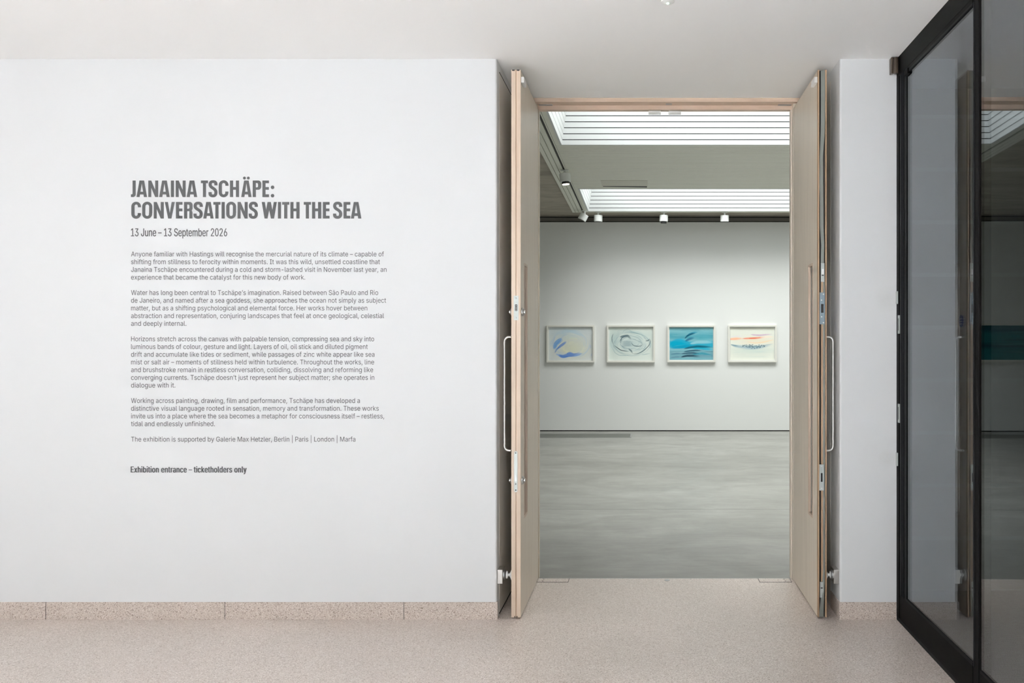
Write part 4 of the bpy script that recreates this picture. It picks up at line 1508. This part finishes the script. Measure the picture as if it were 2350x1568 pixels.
def glyph(ch, w):
    if ch == 'I':
        return rect(0, w, 0, 1)
    if ch == 'H':
        return rect(0, ST, 0, 1) + rect(w - ST, w, 0, 1) + rect(ST * 0.5, w - ST * 0.5, 0.44, 0.605)
    if ch == 'N':
        return rect(0, ST * 0.95, 0, 1) + rect(w - ST * 0.95, w, 0, 1) + quad((0, 1), (w - ST * 0.95, 0), (w, 0), (ST * 0.95, 1))
    if ch == 'T':
        return rect(0, w, 1 - BR, 1) + rect(w / 2 - ST / 2, w / 2 + ST / 2, 0, 1)
    if ch == 'E':
        return rect(0, ST, 0, 1) + rect(ST * 0.5, w, 1 - BR, 1) + rect(ST * 0.5, w * 0.985, 0.44, 0.605) + rect(ST * 0.5, w, 0, BR)
    if ch in 'AÄ':
        a, b = 0.28 * w, 0.72 * w
        g = [[(0, 0), (ST, 0), (w / 2, 0.825), (w / 2, 1), (a, 1)], [(w, 0), (b, 1), (w / 2, 1), (w / 2, 0.825), (w - ST, 0)]]
        g += rect(w * 0.27, w * 0.73, 0.157, 0.322)
        if ch == 'Ä':
            g += disc(w / 2 - 0.118, 1.148, 0.089) + disc(w / 2 + 0.118, 1.148, 0.089)
        return g
    if ch == 'V':
        a, b = 0.335 * w, 0.665 * w
        return [[(0, 1), (a, 0), (w / 2, 0), (w / 2, 0.335), (ST, 1)], [(w, 1), (w - ST, 1), (w / 2, 0.335), (w / 2, 0), (b, 0)]]
    if ch == 'W':
        k = w / 455.0
        legs = [((0, 93), (85, 175)), ((175, 275), (85, 175)), ((175, 275), (275, 370)), ((362, 455), (275, 370))]
        return [[(t[0] * k, 1), (b[0] * k, 0), (b[1] * k, 0), (t[1] * k, 1)] for t, b in legs]
    if ch == 'C':
        return ring_glyph(w, True)
    if ch == 'O':
        return ring_glyph(w, False)
    if ch == 'S':
        return S_glyph(w)
    if ch == 'P':
        return rect(0, ST, 0, 1) + bowl(w, 0.44)
    if ch == 'R':
        leg = strip([(w - 0.20, 0.505), (w - 0.155, 0.49), (w - 0.118, 0.45), (w - ST / 2 - 0.005, 0.36), (w - ST / 2 - 0.005, 0.2), (w - ST / 2 - 0.005, 0.0)],
                    [0.13, 0.14, 0.165, ST, ST, ST])
        return rect(0, ST, 0, 1) + bowl(w, 0.445, 0.16, 0.19) + leg
    if ch == 'J':
        x0 = w - ST
        o = [(w, 1), (w, 0.19)] + [(w - 0.17 + 0.17 * math.cos(a), 0.17 + 0.17 * math.sin(a)) for a in np.linspace(0, -math.pi / 2, 8)] + [(0, 0)]
        i = [(x0, 1), (x0, 0.22)] + [(x0 - 0.05 + 0.05 * math.cos(a), 0.215 + 0.05 * math.sin(a)) for a in np.linspace(0, -math.pi / 2, 8)] + [(0, 0.165)]
        return [[o[k], o[k + 1], i[k + 1], i[k]] for k in range(len(o) - 1)]
    if ch == ':':
        return disc(w / 2, 0.588, 0.106) + disc(w / 2, 0.083, 0.106)
    return []


L1 = [('J', 300.5, 311.5), ('A', 313.2, 337.5), ('N', 340.2, 363.0), ('A', 365.2, 389.6), ('I', 392.1, 399.3), ('N', 403.2, 426.1),
      ('A', 428.3, 452.6), ('T', 461.1, 477.4), ('S', 478.8, 499.2), ('C', 502.0, 524.5), ('H', 527.7, 548.7), ('Ä', 553.5, 577.4),
      ('P', 579.9, 599.6), ('E', 602.1, 617.3), (':', 621.3, 629.5)]
L2 = [('C', 301.5, 323.7), ('O', 326.4, 349.5), ('N', 352.8, 375.8), ('V', 378.1, 401.3), ('E', 403.6, 418.9), ('R', 422.2, 442.1),
      ('S', 444.4, 465.4), ('A', 466.4, 490.3), ('T', 489.5, 506.1), ('I', 508.4, 515.8), ('O', 519.2, 541.8), ('N', 545.2, 568.4),
      ('S', 571.1, 591.8), ('W', 600.6, 635.4), ('I', 637.7, 645.0), ('T', 647.4, 664.0), ('H', 666.3, 687.4), ('T', 697.1, 713.8),
      ('H', 716.0, 737.2), ('E', 740.9, 756.3), ('S', 764.5, 785.4), ('E', 788.3, 804.0), ('A', 805.1, 829.3)]
mb = MB()
CAP = 38.0
for line, basey in ((L1, 452.4), (L2, 501.7)):
    for ch, a, b in line:
        for j_, poly in enumerate(glyph(ch, (b - a) / CAP)):
            n = len(poly)
            fr_ = [(PX(a + p[0] * CAP, TY), TY - j_ * 0.00004, PZ(basey - p[1] * CAP, TY)) for p in poly]
            mb.add(fr_, [tuple(range(n))])
build('title', mb, VINYL, wt, label='bold condensed capitals')

mb = MB()
add_line(mb, '13 June – 13 September 2026', 300.4, 521.4, 542.4, 18.0, 4, 1.0, (-0.3, 0.3))
build('dates', mb, VINYLT, wt, label='narrow date line')

PARAS = [
    [('Anyone familiar with Hastings will recognise the mercurial nature of its climate – capable of', 881),
     ('shifting from stillness to ferocity within moments. It was this wild, unsettled coastline that', 871.8),
     ('Janaina Tschäpe encountered during a cold and storm-lashed visit in November last year, an', 887),
     ('experience that became the catalyst for this new body of work.', 700.3)],
    [('Water has long been central to Tschäpe’s imagination. Raised between São Paulo and Rio', 867.9),
     ('de Janeiro, and named after a sea goddess, she approaches the ocean not simply as subject', 886),
     ('matter, but as a shifting psychological and elemental force. Her works hover between', 842.8),
     ('abstraction and representation, conjuring landscapes that feel at once geological, celestial', 881.3),
     ('and deeply internal.', 427.8)],
    [('Horizons stretch across the canvas with palpable tension, compressing sea and sky into', 858.6),
     ('luminous bands of colour, gesture and light. Layers of oil, oil stick and diluted pigment', 843.9),
     ('drift and accumulate like tides or sediment, while passages of zinc white appear like sea', 859.4),
     ('mist or salt air – moments of stillness held within turbulence. Throughout the works, line', 858.4),
     ('and brushstroke remain in restless conversation, colliding, dissolving and reforming like', 856.3),
     ('converging currents. Tschäpe doesn’t just represent her subject matter; she operates in', 858.9),
     ('dialogue with it.', 402.4)],
    [('Working across painting, drawing, film and performance, Tschäpe has developed a', 825.9),
     ('distinctive visual language rooted in sensation, memory and transformation. These works', 869.2),
     ('invite us into a place where the sea becomes a metaphor for consciousness itself – restless,', 881.6),
     ('tidal and endlessly unfinished.', 493.2)],
    [('The exhibition is supported by Galerie Max Hetzler, Berlin | Paris | London | Marfa', 815.6)]]
k = 0
for i, para in enumerate(PARAS):
    mb = MB()
    for body, xr in para:
        add_line(mb, body, 300.8, xr, 588.7 + 17.71 * k, 11.1, 2)
        k += 1
    k += 1
    build('paragraph' if i < 4 else 'supporter_line', mb, VINYLT, wt)
en = thing('entrance_notice', (PX(433), WY, PZ(1078)), 'bold grey line reading exhibition entrance ticketholders only, low on the white wall', 'wall lettering')
mb = MB()
add_line(mb, 'Exhibition entrance – ticketholders only', 299.8, 566.3, 1084.7, 13.8, 4, 1.07, (-0.75, -0.38, 0.0, 0.38, 0.75))
build('notice_lettering', mb, VINYL, en)
